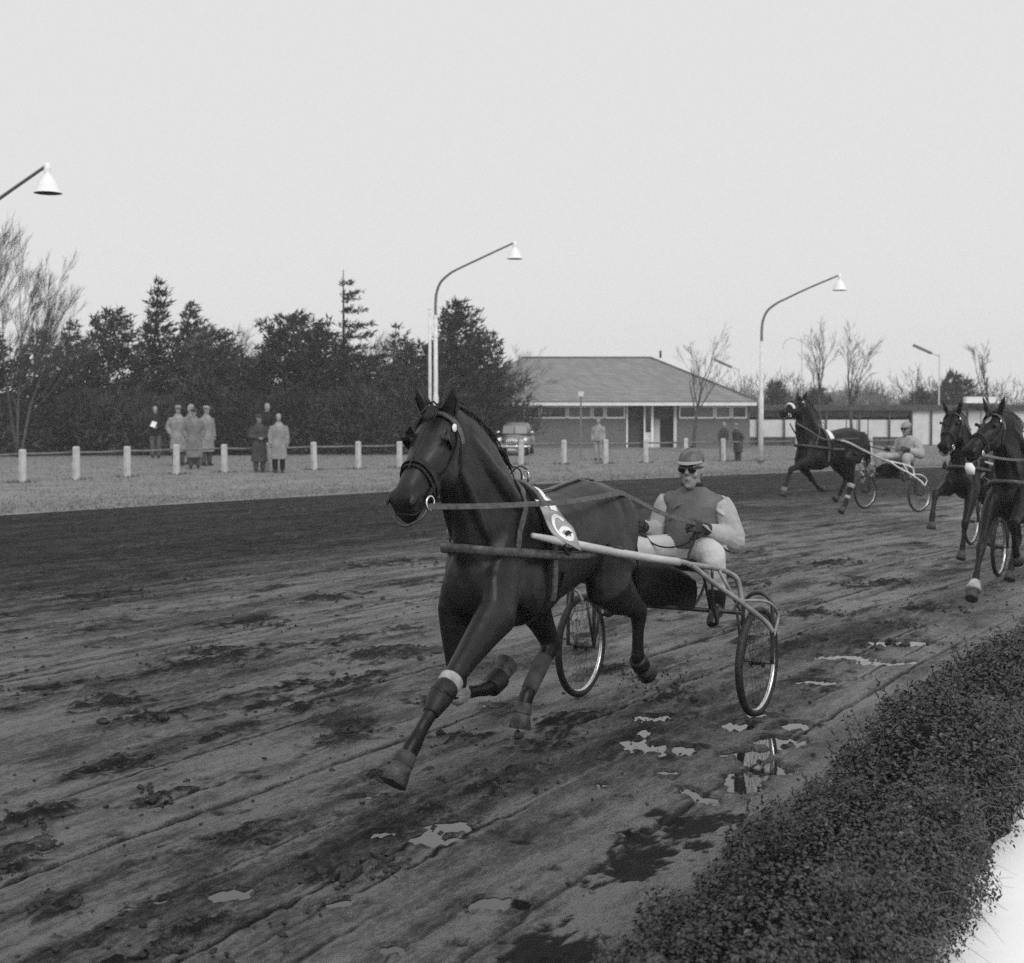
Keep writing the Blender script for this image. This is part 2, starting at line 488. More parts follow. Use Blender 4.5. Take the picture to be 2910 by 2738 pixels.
# ================================================================== GROUND, TRACK, TURF, PATH
TC = np.array([74.1, -33.8])        # the bend of the track is an arc about this point
R_IN, R_OUT = 82.55, 103.0
def arc(u, r):                      # metres along the track (at radius 90), radius -> ground x, y
    a = np.asarray(u) / 90.0
    return TC[0] - r * np.cos(a), TC[1] + r * np.sin(a)
def unarc(x, y):
    dx, dy = x - TC[0], y - TC[1]
    return math.atan2(dy, -dx) * 90.0, math.hypot(dx, dy)

g = mk('ground', [(-1500, -1500, -0.08), (1500, -1500, -0.08), (1500, 1500, -0.08), (-1500, 1500, -0.08)], [(0, 1, 2, 3)], M['grass'])
tag(g, kind='structure')

def sector(name, radii, u0, u1, nu, z, m):
    us = np.linspace(u0, u1, nu); V = []; F = []
    for r in radii:
        x, y = arc(us, r); V.append(np.stack([x, y, np.full(nu, z)], 1))
    V = np.concatenate(V)
    for i in range(len(radii) - 1):
        for j in range(nu - 1):
            F.append((i * nu + j, i * nu + j + 1, (i + 1) * nu + j + 1, (i + 1) * nu + j))
    o = mk_np(name, V, F, m); tag(o, kind='structure'); return o
sector('infield_turf', [102.75, 110, 130, 170, 260, 500, 1200], -60, 240, 151, 0.012, M['grass'])
sector('path', [60.0, 82.28], 5, 130, 120, 0.015, M['snow'])

# mud heaps, wet hollows: (x px, y px, width px, height px) in the photograph
SOAK = [(1822, 2443, 190, 120), (1955, 2350, 150, 70), (1795, 2385, 75, 40), (1862, 2315, 60, 24), (1520, 2690, 250, 90), (1655, 2700, 170, 46), (1720, 2480, 90, 26), (2090, 2330, 60, 16), (1980, 2405, 60, 16)]
DARK = [(720, 2375, 210, 70), (150, 2585, 190, 60), (450, 2265, 150, 75), (75, 2420, 150, 70), (40, 2465, 130, 60),
        (100, 2320, 170, 70), (420, 2040, 160, 55), (330, 2175, 200, 60), (300, 2000, 170, 40), (860, 2020, 190, 45), (980, 2085, 150, 45), (1320, 2095, 130, 45), (1225, 2305, 90, 40), (420, 2715, 420, 80),
        (560, 2640, 330, 60), (930, 2480, 250, 50), (1080, 2460, 150, 60), (1240, 1990, 110, 30), (1930, 1975, 150, 50), (1750, 1900, 110, 30), (1000, 1940, 230, 40),
        (1060, 1860, 260, 40), (620, 1850, 220, 30), (130, 1955, 210, 35), (700, 1770, 240, 30), (930, 1700, 200, 26), (300, 1690, 280, 26), (1400, 2230, 260, 70), (1540, 2120, 210, 60), (1620, 2050, 240, 50),
        (1480, 2200, 160, 50), (1080, 2210, 110, 26), (2440, 1830, 260, 26), (2300, 1740, 300, 24), (2500, 1660, 260, 22), (2630, 1730, 180, 22), (2350, 1600, 260, 18), (1100, 1600, 240, 20), (450, 1640, 300, 20),
        (2100, 1660, 180, 20), (2560, 1780, 150, 20), (2230, 1840, 160, 24)]
POOL = [(1307, 2349, 150, 30), (1250, 2388, 110, 30), (1092, 2372, 70, 18), (655, 2545, 100, 28), (372, 2582, 50, 20), (447, 2560, 40, 16), (970, 2572, 110, 26), (1410, 2575, 150, 36), (1850, 2042, 90, 20),
        (1825, 2080, 40, 18), (1840, 2122, 120, 36), (1935, 2130, 60, 26), (2105, 2065, 90, 22), (2160, 2035, 60, 14), (2135, 2150, 110, 44), (2195, 2185, 90, 34), (2110, 2225, 110, 42), (1965, 2250, 60, 26),
        (2010, 2278, 55, 22), (1775, 2365, 50, 26), (1700, 2230, 30, 10), (1890, 2195, 50, 12), (1060, 2265, 150, 12), (1400, 2005, 60, 10), (2400, 1870, 120, 12), (2560, 1830, 150, 12), (2330, 1940, 110, 12),
        (2500, 1885, 170, 14), (1120, 2700, 80, 24), (2215, 2110, 120, 26), (2260, 2065, 120, 18)]
def patch(p):
    c = gp(p[0], p[1]); Y = c.y
    return c.x, c.y, max(p[2] * 0.5 * Y / PF, 0.03), max(p[3] * 0.5 * Y * Y / (PF * CAM_H), 0.03)

def track():
    def steps(segs):
        out = []
        for a, b, s in segs: out.append(np.arange(a, b - s * 0.5, s))
        out.append([segs[-1][1]]); return np.concatenate(out)
    us = steps([(20, 39, 0.5), (39, 50, 0.028), (50, 62, 0.06), (62, 90, 0.2), (90, 135, 0.6)])
    rs = steps([(R_IN, 85.3, 0.014), (85.3, 89.5, 0.026), (89.5, 96, 0.07), (96, R_OUT, 0.16)])
    U, Rr = np.meshgrid(us, rs, indexing='ij')
    X, Y = arc(U, Rr); V_ = Rr - R_IN
    loose_and_shade = np.clip(fbm(U * 0.45, V_ * 1.3, 4, 3) * 1.9 - 0.72, 0, 1) * 0.55
    band = sstep(6.5, 13.5, V_ + 4.5 * (fbm(U * 0.22, V_ * 0.9, 4, 8) - 0.5) + 3.0 * (fbm(U * 0.9, V_ * 5, 3, 9) - .5))       # the outer lane is harrowed and dark
    loose_and_shade = np.maximum(loose_and_shade, band * 0.62 * (0.75 + 0.5 * fbm(U * 0.8, V_ * 3, 3, 91)))
    strip = np.exp(-((V_ - 1.95) / 0.42) ** 2) * 0.25 - np.exp(-((V_ - 2.95) / 0.55) ** 2) * 0.22 - np.exp(-((V_ - 0.55) / 0.6) ** 2) * 0.20  # band beside the hedge made paler for its wet glare
    loose_and_shade = np.clip(loose_and_shade + strip, 0, 1)
    heap = np.zeros_like(U); pool = np.zeros_like(U); bank = np.zeros_like(U); margin = np.zeros_like(U)
    nz = fbm(U * 4, V_ * 9, 4, 21); nf = fbm(U * 9, V_ * 26, 4, 23); nh = fbm(U * 24, V_ * 50, 3, 29)
    hp_ = []
    for p in DARK:
        x, y, a, b = patch(p); u0, r0 = unarc(x, y)
        hp_.append((u0, r0 - R_IN, 0.55 * a + 0.75 * b, 0.42 * min(a, b) + 0.045, 1.0))
    rh = random.Random(21)
    for _ in range(230):
        sz = math.exp(rh.gauss(-1.75, 0.6)); hp_.append((rh.uniform(39, 66), rh.uniform(0.5, 11.5) , sz * rh.uniform(1.0, 2.6), sz * rh.uniform(.25, .6), rh.uniform(.35, .95)))
    for u0, v0, du, dv, wt in hp_:
        i0, i1 = np.searchsorted(us, u0 - 2.2 * du), np.searchsorted(us, u0 + 2.2 * du) + 1
        j0, j1 = np.searchsorted(rs, R_IN + v0 - 2.2 * dv), np.searchsorted(rs, R_IN + v0 + 2.2 * dv) + 1
        sl = (slice(i0, i1), slice(j0, j1))
        if heap[sl].size == 0: continue
        r_ = np.hypot((U[sl] - u0) / du, (V_[sl] - v0) / dv)
        d = r_ + (nz[sl] - 0.5) * 1.7 + (nf[sl] - 0.5) * 2.2 + (nh[sl] - .5) * 1.2
        heap[sl] = np.maximum(heap[sl], wt * sstep(1.05, 0.35, d) * sstep(2.15, 1.4, r_))
    for p in POOL:
        x, y, a, b = patch(p)
        m = (np.abs(X - x) < 2.5 * a) & (np.abs(Y - y) < 2.5 * b)
        rr_ = np.hypot((X[m] - x) / a, (Y[m] - y) / b)
        bank[m] = np.maximum(bank[m], sstep(2.45, 1.9, rr_))
        d = rr_ + (nz[m] - 0.5) * 2.2 + (nf[m] - 0.5) * 1.6 + (nh[m] - 0.5) * 1.4
        margin[m] = np.maximum(margin[m], sstep(2.1, 1.5, d) * sstep(2.4, 1.9, rr_))
        pool[m] = np.maximum(pool[m], sstep(1.50, 1.25, d) * sstep(1.85, 1.6, rr_))
    crumb = fbm(U * 7, V_ * 11, 4, 25)
    loose2 = np.clip(fbm(U * 1.3, V_ * 4.6, 4, 13) * 2.4 - 1.05, 0, 1)
    loose_and_shade = np.clip(np.maximum(loose_and_shade, loose2 * 0.55), 0, 1)
    loose_and_shade = np.clip(np.maximum(loose_and_shade, heap * (0.80 + 0.5 * (nh - .5))), 0, 1)
    loose_and_shade = np.clip(loose_and_shade + .28 * margin * (1 - pool), 0, 1)
    soak = np.zeros_like(U)
    for p in SOAK:
        x, y, a, b = patch(p); u0, r0 = unarc(x, y); v0 = r0 - R_IN; du = .62 * a + .9 * b; dv = .5 * min(a, b) + .03
        m = (np.abs(U - u0) < 2.4 * du) & (np.abs(V_ - v0) < 2.4 * dv)
        r_ = np.hypot((U[m] - u0) / du, (V_[m] - v0) / dv)
        soak[m] = np.maximum(soak[m], sstep(1.12, .95, r_ + (nz[m] - .5) * 1.8 + (nf[m] - .5) * 1.6 + (nh[m] - .5) * 1.5) * sstep(2.3, 1.8, r_))
    Z = (fbm(U * 0.35, V_ * 5, 4, 5) - 0.5) * 0.016 + (fbm(U * 2.2, V_ * 16, 3, 6) - 0.5) * 0.007
    Z += (fbm(U * 9, V_ * 13, 4, 7) - 0.5) * (0.012 + 0.075 * loose_and_shade)
    Z += (vnoise(U * 14, V_ * 18, 8) - 0.5) * (0.004 + 0.022 * loose_and_shade)
    Z += heap * 0.012
    # hoof and wheel ruts that follow the bend
    rng = random.Random(4)
    ruts = [(0.36, 0.030, 0.012), (0.58, 0.042, 0.016), (0.66, 0.016, 0.010), (0.22, 0.024, 0.012), (0.12, 0.02, 0.012), (0.88, 0.022, 0.012), (1.12, 0.022, 0.014), (1.30, 0.016, 0.010), (1.62, 0.018, 0.012), (2.02, 0.02, 0.012), (2.32, 0.024, 0.014), (2.44, 0.014, 0.010), (3.05, 0.022, 0.014), (3.3, 0.016, 0.012)]
    ruts += [(rng.uniform(1.4, 9.5), rng.uniform(0.004, 0.011), rng.uniform(0.009, 0.026)) for _ in range(56)]
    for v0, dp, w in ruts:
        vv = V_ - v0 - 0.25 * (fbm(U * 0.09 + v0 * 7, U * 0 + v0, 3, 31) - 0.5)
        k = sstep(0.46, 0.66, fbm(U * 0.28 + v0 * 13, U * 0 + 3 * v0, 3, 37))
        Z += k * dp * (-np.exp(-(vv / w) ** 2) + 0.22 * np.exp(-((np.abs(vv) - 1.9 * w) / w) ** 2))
        loose_and_shade = np.clip(loose_and_shade + k * (0.75 if w < .017 else .45) * np.exp(-(vv / (w * 0.9)) ** 2) * (dp > 0.008) - k * .22 * np.exp(-((np.abs(vv) - 2.2 * w) / w) ** 2), 0, 1)  # rut floors coloured darker for water and shadow, rims paler
    # hoof prints
    for _ in range(620):
        u0, v0 = rng.uniform(39.2, 60), rng.uniform(.7, 9.5); rr0 = rng.uniform(.045, .062); dp = rng.uniform(.008, .024); th = rng.gauss(0, .25)
        i0, i1 = np.searchsorted(us, u0 - .14), np.searchsorted(us, u0 + .14) + 1
        j0, j1 = np.searchsorted(rs, R_IN + v0 - .14), np.searchsorted(rs, R_IN + v0 + .14) + 1
        sl = (slice(i0, i1), slice(j0, j1))
        if U[sl].size == 0: continue
        du, dv = U[sl] - u0, V_[sl] - v0
        q = np.hypot(du * math.cos(th) + dv * math.sin(th), (dv * math.cos(th) - du * math.sin(th)) * 1.12) / rr0 + (nh[sl] - .5) * .9
        hole = sstep(1.1, .8, q) * (.55 + .45 * sstep(-.02, .03, du))
        Z[sl] += -dp * hole + .45 * dp * np.exp(-((q - 1.35) / .28) ** 2) * sstep(.02, -.04, du)
        loose_and_shade[sl] = np.clip(loose_and_shade[sl] + .40 * hole, 0, 1)
    Z = Z * (1 - bank) + bank * np.maximum(Z * .5, 0.001 + nh * .012)
    Z = Z * (1 - pool) + pool * (-0.013 + (nf - .5) * .010)
    wet = np.clip(0.62 - 0.9 * loose_and_shade + pool + np.exp(-((V_ - 0.7) / 0.9) ** 2) * 0.75 + (fbm(U * 0.5, V_ * 4, 3, 51) - 0.5) * 0.9, 0, 1)
    wet *= 1 - 0.9 * band
    loose_and_shade = loose_and_shade * (1 - soak) + (1.05 + 1.1 * (nh - .3)) * soak; wet = np.clip(wet * (1 - soak) + .25 * soak, 0, 1); Z += soak * ((nh - .5) * .022 + (crumb - .5) * .02 - .006)
    edge = np.minimum(sstep(0, 0.3, V_ + 0.02), sstep(0, 0.6, R_OUT + 0.02 - Rr))
    Z = Z * edge + (1 - edge) * 0.008
    V = np.stack([X, Y, Z], -1).reshape(-1, 3)
    nu, nr = U.shape
    i = np.arange(nu - 1)[:, None] * nr + np.arange(nr - 1)[None, :]
    F = np.stack([i, i + 1, i + nr + 1, i + nr], -1).reshape(-1, 4)[:, ::-1]
    o = mk_np('race_track', V, F, M['mud'], smooth=True)
    me = o.data
    for nm, arr in (('loose_and_shade', loose_and_shade), ('wet', wet)):
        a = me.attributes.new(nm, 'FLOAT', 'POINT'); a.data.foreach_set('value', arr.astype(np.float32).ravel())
    uvl = me.uv_layers.new(name='track')
    uvs = np.stack([U, V_], -1).reshape(-1, 2)[F.ravel()].astype(np.float32)
    uvl.data.foreach_set('uv', uvs.ravel())
    tag(o, kind='structure')
    return o
trk = track()

# standing water: sheets a few millimetres above the hollows; the mud around them is the shore
gw = Geo()
for k, p in enumerate(POOL):
    x, y, a, b = patch(p)
    n = 18
    v = [(x, y, -0.0055 - 0.0001 * (k % 4))] + [(x + 1.85 * a * math.cos(2 * PI * j / n), y + 1.85 * b * math.sin(2 * PI * j / n), -0.0055 - 0.0001 * (k % 4)) for j in range(n)]
    gw.add((v, [(0, 1 + j, 1 + (j + 1) % n) for j in range(n)]))
o = gw.build('puddle_water', M['water']); tag(o, kind='structure')

# clods thrown up by hooves
def clods():
    rng = np.random.default_rng(5); V = []; F = []
    base_v, base_f = ellipsoid((0, 0, 0), 1, 1, 1, 6, 4)
    bv = np.array([tuple(v) for v in base_v]); bf = np.array(base_f)
    pts = []
    for p in DARK:
        x, y, a, b = patch(p)
        n = int(min(70, 30 + 200 * a * b))
        q = rng.normal(0, 0.6, (n, 2))
        for i in range(n): pts.append((x + q[i, 0] * a, y + q[i, 1] * b, rng.uniform(0.004, 0.014) * (1 if rng.random() > 0.08 else 2.2)))
    for i in range(1500):
        u = rng.uniform(39, 58); r = R_IN + rng.uniform(0.2, 9)
        x, y = arc(u, r); pts.append((float(x), float(y), rng.uniform(0.003, 0.011)))
    for x, y, s in pts:
        if math.hypot(x - TC[0], y - TC[1]) < R_IN + 0.05: continue
        k = 1 + 0.45 * rng.normal(size=(len(bv), 1)) * 0.6
        vv = bv * k * np.array([s * rng.uniform(0.8, 1.6), s * rng.uniform(0.8, 1.6), s * rng.uniform(0.6, 1.0)])
        F.append(bf + sum(len(q) for q in V[-1:]) * 0 + len(bv) * len(V)); V.append(vv + np.array([x, y, s * 0.35]))
    o = mk_np('mud_clods', np.concatenate(V), np.concatenate(F), M['clod'], smooth=True)
    tag(o, 'small dark clods of mud scattered over the wet race track', kind='stuff')
clods()
# mud flying up behind the trailing hind hoof
def spray():
    rng = np.random.default_rng(12); V = []; F = []
    base_v, base_f = ellipsoid((0, 0, 0), 1, 1, 1, 6, 4); bv = np.array([tuple(v) for v in base_v]); bf = np.array(base_f)
    c = gp(1905, 1975)
    for i in range(90):
        t = rng.random()
        s = rng.uniform(0.003, 0.009)
        P = np.array([c.x - 0.12 + rng.normal(0, 0.16), c.y + rng.normal(0, 0.2), abs(rng.normal(0, 0.05)) + 0.02 + 0.10 * t * t])
        F.append(bf + len(bv) * len(V)); V.append(bv * s * (1 + 0.25 * rng.normal(size=(len(bv), 1))) + P)
    o = mk_np('mud_spray', np.concatenate(V), np.concatenate(F), M['clod'], smooth=True)
    tag(o, 'specks of mud kicked up behind the leading horse', kind='stuff')
spray()

# short winter grass: ragged verge of the infield and tufts round the posts
def blades(name, spots, hmin, hmax, m, label, seed, w=0.02, spread=0.5):
    rng = np.random.default_rng(seed); n = len(spots)
    P = np.array(spots, float); a = rng.uniform(0, 2 * PI, n); h = rng.uniform(hmin, hmax, n)
    lean = rng.normal(0, spread, (n, 2)) * h[:, None]
    d = np.stack([np.cos(a), np.sin(a), 0 * a], 1) * w * 0.5
    tip = P + np.stack([lean[:, 0], lean[:, 1], h], 1)
    V = np.stack([P - d, P + d, tip], 1).reshape(-1, 3)
    o = mk_np(name, V, np.arange(3 * n).reshape(-1, 3), m)
    tag(o, label, kind='stuff'); return o
_r = np.random.default_rng(9); sp = []
for i in range(26000):
    u = _r.uniform(42, 110); r = R_OUT - 0.15 + abs(_r.normal(0, 1.6)) + 0.25 * math.sin(u * 1.7) * _r.random()
    x, y = arc(u, r); sp.append((float(x), float(y), 0.0))
for i in range(90000):
    u = _r.uniform(42, 105); r = R_OUT + _r.uniform(0.3, 34)
    x, y = arc(u, r); sp.append((float(x), float(y), 0.0))
blades('verge_grass', sp, 0.03, 0.09, M['blade'], 'short pale winter grass along the outer edge of the track', 10, w=0.03)

# ================================================================== FENCE, LAMPS
FENCE = [(-62, 943), (43, 938), (148, 932.5), (247, 927), (342, 922), (436, 918.5), (522, 916.5), (610, 913.5), (695, 911), (775, 908.5), (855, 906.5), (933, 904.5),
         (1011, 902.8), (1094, 901.8), (1176, 901), (1254, 899.5), (1331, 898), (1404, 896), (1477, 895), (1548, 893.5), (1618, 892), (1688, 891), (1757, 890)]
def fence():
    pts = [gp(D(x), D(y)) for x, y in FENCE]
    t = thing('fence', 'low white posts joined by one thin rail round the infield', 'fence', (pts[0].x, pts[0].y, 0))
    rng = random.Random(3)
    pv, pf = None, None
    def post(s):
        a = 0.084
        secs = [((0, 0, -0.15), a, 1), ((0, 0, 0.9), a * 0.97, 1), ((0, 0, 0.945), a * 0.90, 1), ((0, 0, 0.955), a * 0.6, 1)]
        return eloft([(c, (r, 0, 0), (0, r, 0)) for c, r, _ in secs], 12, 6)
    base = None
    for i, p in enumerate(pts):
        if base is None:
            o = Geo().add(post(1)).build('post', M['post_paint'], t)
            base = o
        else:
            o = base.copy(); C.objects.link(o); o.parent = t
        o.location = (p.x - pts[0].x, p.y - pts[0].y, rng.uniform(-0.02, 0.02))
        o.rotation_euler = (rad(rng.uniform(-1.2, 1.2)), rad(rng.uniform(-1.5, 1.5)), rng.uniform(-0.3, 0.3) - 0.5)
        if i + 1 < len(pts):
            q = pts[i + 1]
            a = Vector((p.x - pts[0].x, p.y - pts[0].y, 0.80)); b = Vector((q.x - pts[0].x, q.y - pts[0].y, 0.80))
            mid = (a + b) / 2 + Vector((0, 0, -rng.uniform(0.005, 0.03)))
            off = Vector((-0.10, 0.13, 0))
            Geo().add(tube([a + off, mid + off, b + off], 0.032, 6)).build('rail', M['rail'], t, True)
    return pts
fpts = fence()
# darker tufts where the mower cannot reach
sp = []
for p in fpts:
    for i in range(60):
        a = _r.uniform(0, 2 * PI); q = abs(_r.normal(0, 0.13)) + 0.08
        sp.append((p.x + q * math.cos(a) * 1.6, p.y + q * math.sin(a), 0.0))
blades('post_tufts', sp, 0.05, 0.13, mat('dark_tuft', 0.05, 0.8, 0.2), 'dark tufts of uncut grass at the feet of the posts', 11, w=0.03)

def street_lamp(label, base, arm_dir, arm_len, top, second=False):
    t = thing('street_lamp', label, 'street lamp', (base.x, base.y, 0), 0, 'bell lamps along the track')
    d = Vector((arm_dir[0], arm_dir[1], 0)).normalized()
    Geo().add(lathe([(0.12, -0.1), (0.12, 0.12)], 12)).build('base_collar', M['dark_steel'], t, True)
    Geo().add(lathe([(0.105, 0.10), (0.10, 2.55), (0.078, 2.62), (0.072, top - 2.1)], 14)).build('pole', M['white_paint'], t, True)
    T = top + 0.25
    path = [Vector((0, 0, top - 2.15)), Vector((0, 0, T - 1.95)), d * 0.05 + Vector((0, 0, T - 1.55)), d * 0.24 + Vector((0, 0, T - 1.18)), d * 0.62 + Vector((0, 0, T - 0.92)), d * 1.0 + Vector((0, 0, T - 0.765)), d * (0.62 * arm_len) + Vector((0, 0, T - 0.40)), d * arm_len + Vector((0, 0, T))]
    sp_ = smooth_path(path, 8)
    Geo().add(tube(sp_, [0.055 - 0.022 * i / len(sp_) for i in range(len(sp_))], 8)).build('arm', M['lamp_arm'], t, True)
    e = d * (arm_len + 0.05) + Vector((0, 0, top + 0.25))
    prof = [(0.03, 0.06), (0.06, 0.02), (0.075, -0.10), (0.06, -0.17), (0.085, -0.2), (0.17, -0.32), (0.22, -0.44), (0.285, -0.555)]
    sh = Geo().add(lathe(prof, 20)); sh.f = [f for f in sh.f if not (len(f) == 3 and len(sh.v) - 1 in f)]
    o = sh.build('lamp_shade', M['lamp_white'], t, True); o.location = e
    b = Geo().add(lathe([(0.282, -0.553), (0.21, -0.445), (0.16, -0.33), (0.05, -0.30)], 20)); b.f = [f for f in b.f if not (len(f) == 3 and len(b.v) - 2 in f)]
    o2 = b.build('reflector', M['lamp_inside'], o, True)
    Geo().add(ellipsoid((0, 0, -0.40), 0.07, 0.07, 0.10)).build('bulb', M['curtain'], o, True)
    return t
ad = (0.80, -0.60)
p_mid = gp(D(846), D(906)); p_right = gp(D(1476), D(900))
dq = (p_right - p_mid)
p_left = p_mid - dq * 1.17
street_lamp('tall bell lamp post rising behind the leading horse, pole between its ears', Vector((p_mid.x, p_mid.y, 0)), ad, 3.55, 7.62)
street_lamp('bell lamp post standing on the turf left of the far trotter', Vector((p_right.x, p_right.y, 0)), ad, 3.15, 6.85)
pl = atY(D(90), D(366), 29.0)
street_lamp('bell lamp reaching into the sky above the bare trees, its pole outside the view', Vector((pl.x - 3.45 * 0.8, 29.0 + 3.45 * 0.6, 0)), ad, 3.45, 6.70)
pp = atY(D(834), D(600), 46.0)
t = thing('flag_pole', 'thin white pole standing beside the middle bell lamp post', 'pole', (pp.x, 46.0, 0))
Geo().add(lathe([(0.06, -0.1), (0.055, 3.0), (0.045, 5.3)], 10)).build('shaft', M['white_paint'], t, True)
Geo().add(ellipsoid((0, 0, 5.32), 0.055, 0.055, 0.05)).build('finial', M['white_paint'], t, True)

# ================================================================== CLUBHOUSE, STABLES
BY = 82.0
def bx(px): return (D(px) - PX) / PF * BY
def clubhouse():
    x0, x1 = bx(960) - 3, bx(1455)
    t = thing('clubhouse', 'long low brick building with hipped tile roof and white eaves', 'building', (0, BY, 0))
    H = 2.45; dep = 11.0
    wall = Geo()
    xs = [(x0, bx(1215)), (bx(1313), x1)]
    for a, b in xs: wall.add(box(a, 0, 0, b, 0.3, 1.70))
    wall.add(box(x0, 0.05, 1.70, bx(1013), 0.3, H)); wall.add(box(bx(1450), 0.05, 1.70, x1, 0.3, H))
    wall.add(box(x0, 0.32, 0, x0 + 0.3, dep, H)); wall.add(box(x1 - 0.3, 0.32, 0, x1, dep, H)); wall.add(box(x0, dep - 0.3, 0, x1, dep - 0.002, H))
    wall.add(box(bx(1285), 1.4, 0, bx(1313), 1.6, H))
    wall.build('wall', M['brick'], t)
    Geo().add(box(bx(1013), 0.32, 1.7, bx(1450), 0.5, H)).build('inner_wall', M['dark_board'], t)
    # plinth shadow board
    # windows: strips under the eaves
    def win(a, b, m):
        w = Geo()
        fw = 0.09
        xa, xb = bx(a), bx(b)
        w.add(box(xa, -0.04, 1.72, xa + fw, 0.1, H - 0.02)); w.add(box(xb - fw, -0.04, 1.72, xb, 0.1, H - 0.02)); w.add(box(xa + fw, -0.05, 1.70, xb - fw, 0.1, 1.80)); w.add(box(xa + fw, -0.03, H - 0.1, xb - fw, 0.1, H - 0.02))
        o = w.build('window', M['fascia'], t)
        Geo().add(box(xa + fw, 0.06, 1.80, xb - fw, 0.09, H - 0.1)).build('pane', m, o)
    for a, b, m in [(1015, 1048, 'glass'), (1049, 1100, 'glass'), (1101, 1148, 'curtain'), (1149, 1173, 'glass'), (1174, 1213, 'glass'), (1317, 1350, 'glass'), (1351, 1386, 'curtain'), (1387, 1418, 'curtain'), (1419, 1449, 'glass')]:
        win(a, b, M[m])
    Geo().add(box(bx(1215), -0.05, 0, bx(1218), 0.25, H)).build('door_post', M['fascia'], t)
    Geo().add(box(bx(1218), 0.5, 0, bx(1248), 0.56, H)).build('door', M['door'], t)
    o = Geo().add(box(bx(1249), -0.04, 0, bx(1252), 0.2, H)).add(box(bx(1263), -0.04, 0, bx(1268), 0.2, H)).build('glazed_door', M['fascia'], t)
    Geo().add(box(bx(1252), 0.05, 0.9, bx(1263), 0.08, H)).build('pane', M['glass'], o)
    Geo().add(box(bx(1252), 0.05, 0.02, bx(1263), 0.09, 0.9)).build('panel', M['white_wall'], o)
    Geo().add(box(bx(1270), 0.5, 0.02, bx(1282), 0.55, H)).build('door', M['white_wall'], t)
    Geo().add(box(bx(1307), -0.06, 0, bx(1312.5), 0.2, H)).build('door_post', M['white_wall'], t)
    # eaves and roof
    e0, e1, f0, f1 = x0 - 0.9, bx(1462), -1.0, dep + 0.9
    fa = Geo().add(box(e0, f0, H, e1, f0 + 0.06, H + 0.24)).add(box(e0, f1 - 0.06, H, e1, f1, H + 0.24)).add(box(e0, f0 + 0.06, H, e0 + 0.06, f1 - 0.06, H + 0.24)).add(box(e1 - 0.06, f0 + 0.06, H, e1, f1 - 0.06, H + 0.24))
    fa.build('fascia', M['fascia'], t)
    Geo().add(box(e0 + 0.06, f0 + 0.06, H + 0.02, e1 - 0.06, f1 - 0.06, H + 0.06)).build('soffit', M['white_wall'], t)
    zr = 5.45; yr = dep / 2; rx1 = bx(1262) * (BY + yr) / BY; rx0 = e0 + 5.5
    zb = H + 0.245
    g_ = 0.08
    v = [(e0 - g_, f0 - g_, zb), (e1 + g_, f0 - g_, zb), (e1 + g_, f1 + g_, zb), (e0 - g_, f1 + g_, zb), (rx0, yr, zr), (rx1, yr, zr)]
    rf = mk('roof', v, [(0, 1, 5, 4), (1, 2, 5), (2, 3, 4, 5), (3, 0, 4), (3, 2, 1, 0)], M['roof'], t)
    Geo().add(tube([(rx0, yr, zr), (rx1, yr, zr)], 0.09, 8)).add(tube([(rx1, yr, zr), (e1, f0, zb + 0.05)], 0.08, 6)).build('ridge_tiles', M['roof_felt'], rf, True)
    Geo().add(tube([(bx(1300), yr, zr), (bx(1300), yr, zr + 0.45)], 0.07, 8)).build('vent_pipe', M['dark_steel'], rf, True)
clubhouse()
# sign post before the windows
pq = gp(D(1127), D(893))
t = thing('sign_post', 'thin pale post with a small board before the clubhouse windows', 'sign', (pq.x, pq.y, 0))
Geo().add(box(-0.035, -0.035, -0.1, 0.035, 0.035, 2.85)).build('post', M['rail'], t)
Geo().add(box(-0.11, -0.06, 2.68, 0.11, -0.036, 2.88)).build('board', M['white_wall'], t)

SY = 88.0
def sx(px): return (D(px) - PX) / PF * SY
def stables():
    t = thing('stable_block', 'long low stable with dark felt roof and whitewashed boards', 'building', (0, SY, 0))
    def z(py): return (1183 - D(py)) / PF * SY + CAM_H
    x0, x1 = sx(1470), sx(2060)
    Geo().add(box(x0, 0, z(808), x1, 8, z(786))).build('roof', M['roof_felt'], t)
    Geo().add(box(x0 - 0.1, -0.5, z(797), x1, -0.02, z(787))).build('eaves_board', M['dark_board'], t)
    Geo().add(box(x0, 5, 0.0, x1, 5.2, z(809))).build('back_wall', M['dark_board'], t)
    # whitewashed board bays, one panel per bay
    xs = [1424, 1468, 1519, 1546, 1566, 1600, 1640, 1682, 1722, 1762]
    for a, b in zip(xs[:-1], xs[1:]):
        Geo().add(box(sx(a) + 0.03, -0.25, 0.55, sx(b) - 0.03, -0.19, z(815))).build('panel', M['white_wall'], t)
    Geo().add(box(sx(1424), -0.24, 0.0, sx(1762), -0.20, 0.54)).build('plinth', M['dark_board'], t)
    xs = [1766, 1803, 1834, 1846, 1872, 1900, 1930, 1960, 1995, 2040]
    for a, b in zip(xs[:-1], xs[1:]):
        Geo().add(box(sx(a) + 0.03, -0.25, 0.05, sx(b) - 0.03, -0.19, z(797))).build('panel', M['white_wall'], t)
    for px in (1468, 1519, 1546, 1600, 1664, 1722, 1765, 1803, 1872, 1930):
        Geo().add(tube([(sx(px), -0.42, -0.1), (sx(px), -0.42, z(798))], 0.055, 8)).build('post', M['dark_steel'], t, True)
    for a, b in ((1566, 1590), (1612, 1640), (1648, 1672), (1700, 1730)):
        w = Geo().add(box(sx(a), 1.9, z(813), sx(b), 1.96, z(797))).build('window', M['curtain'], t)
    Geo().add(box(sx(1862), -1.2, z(783), sx(1925), -0.6, z(771))).build('sign_board', M['fascia'], t)
stables()

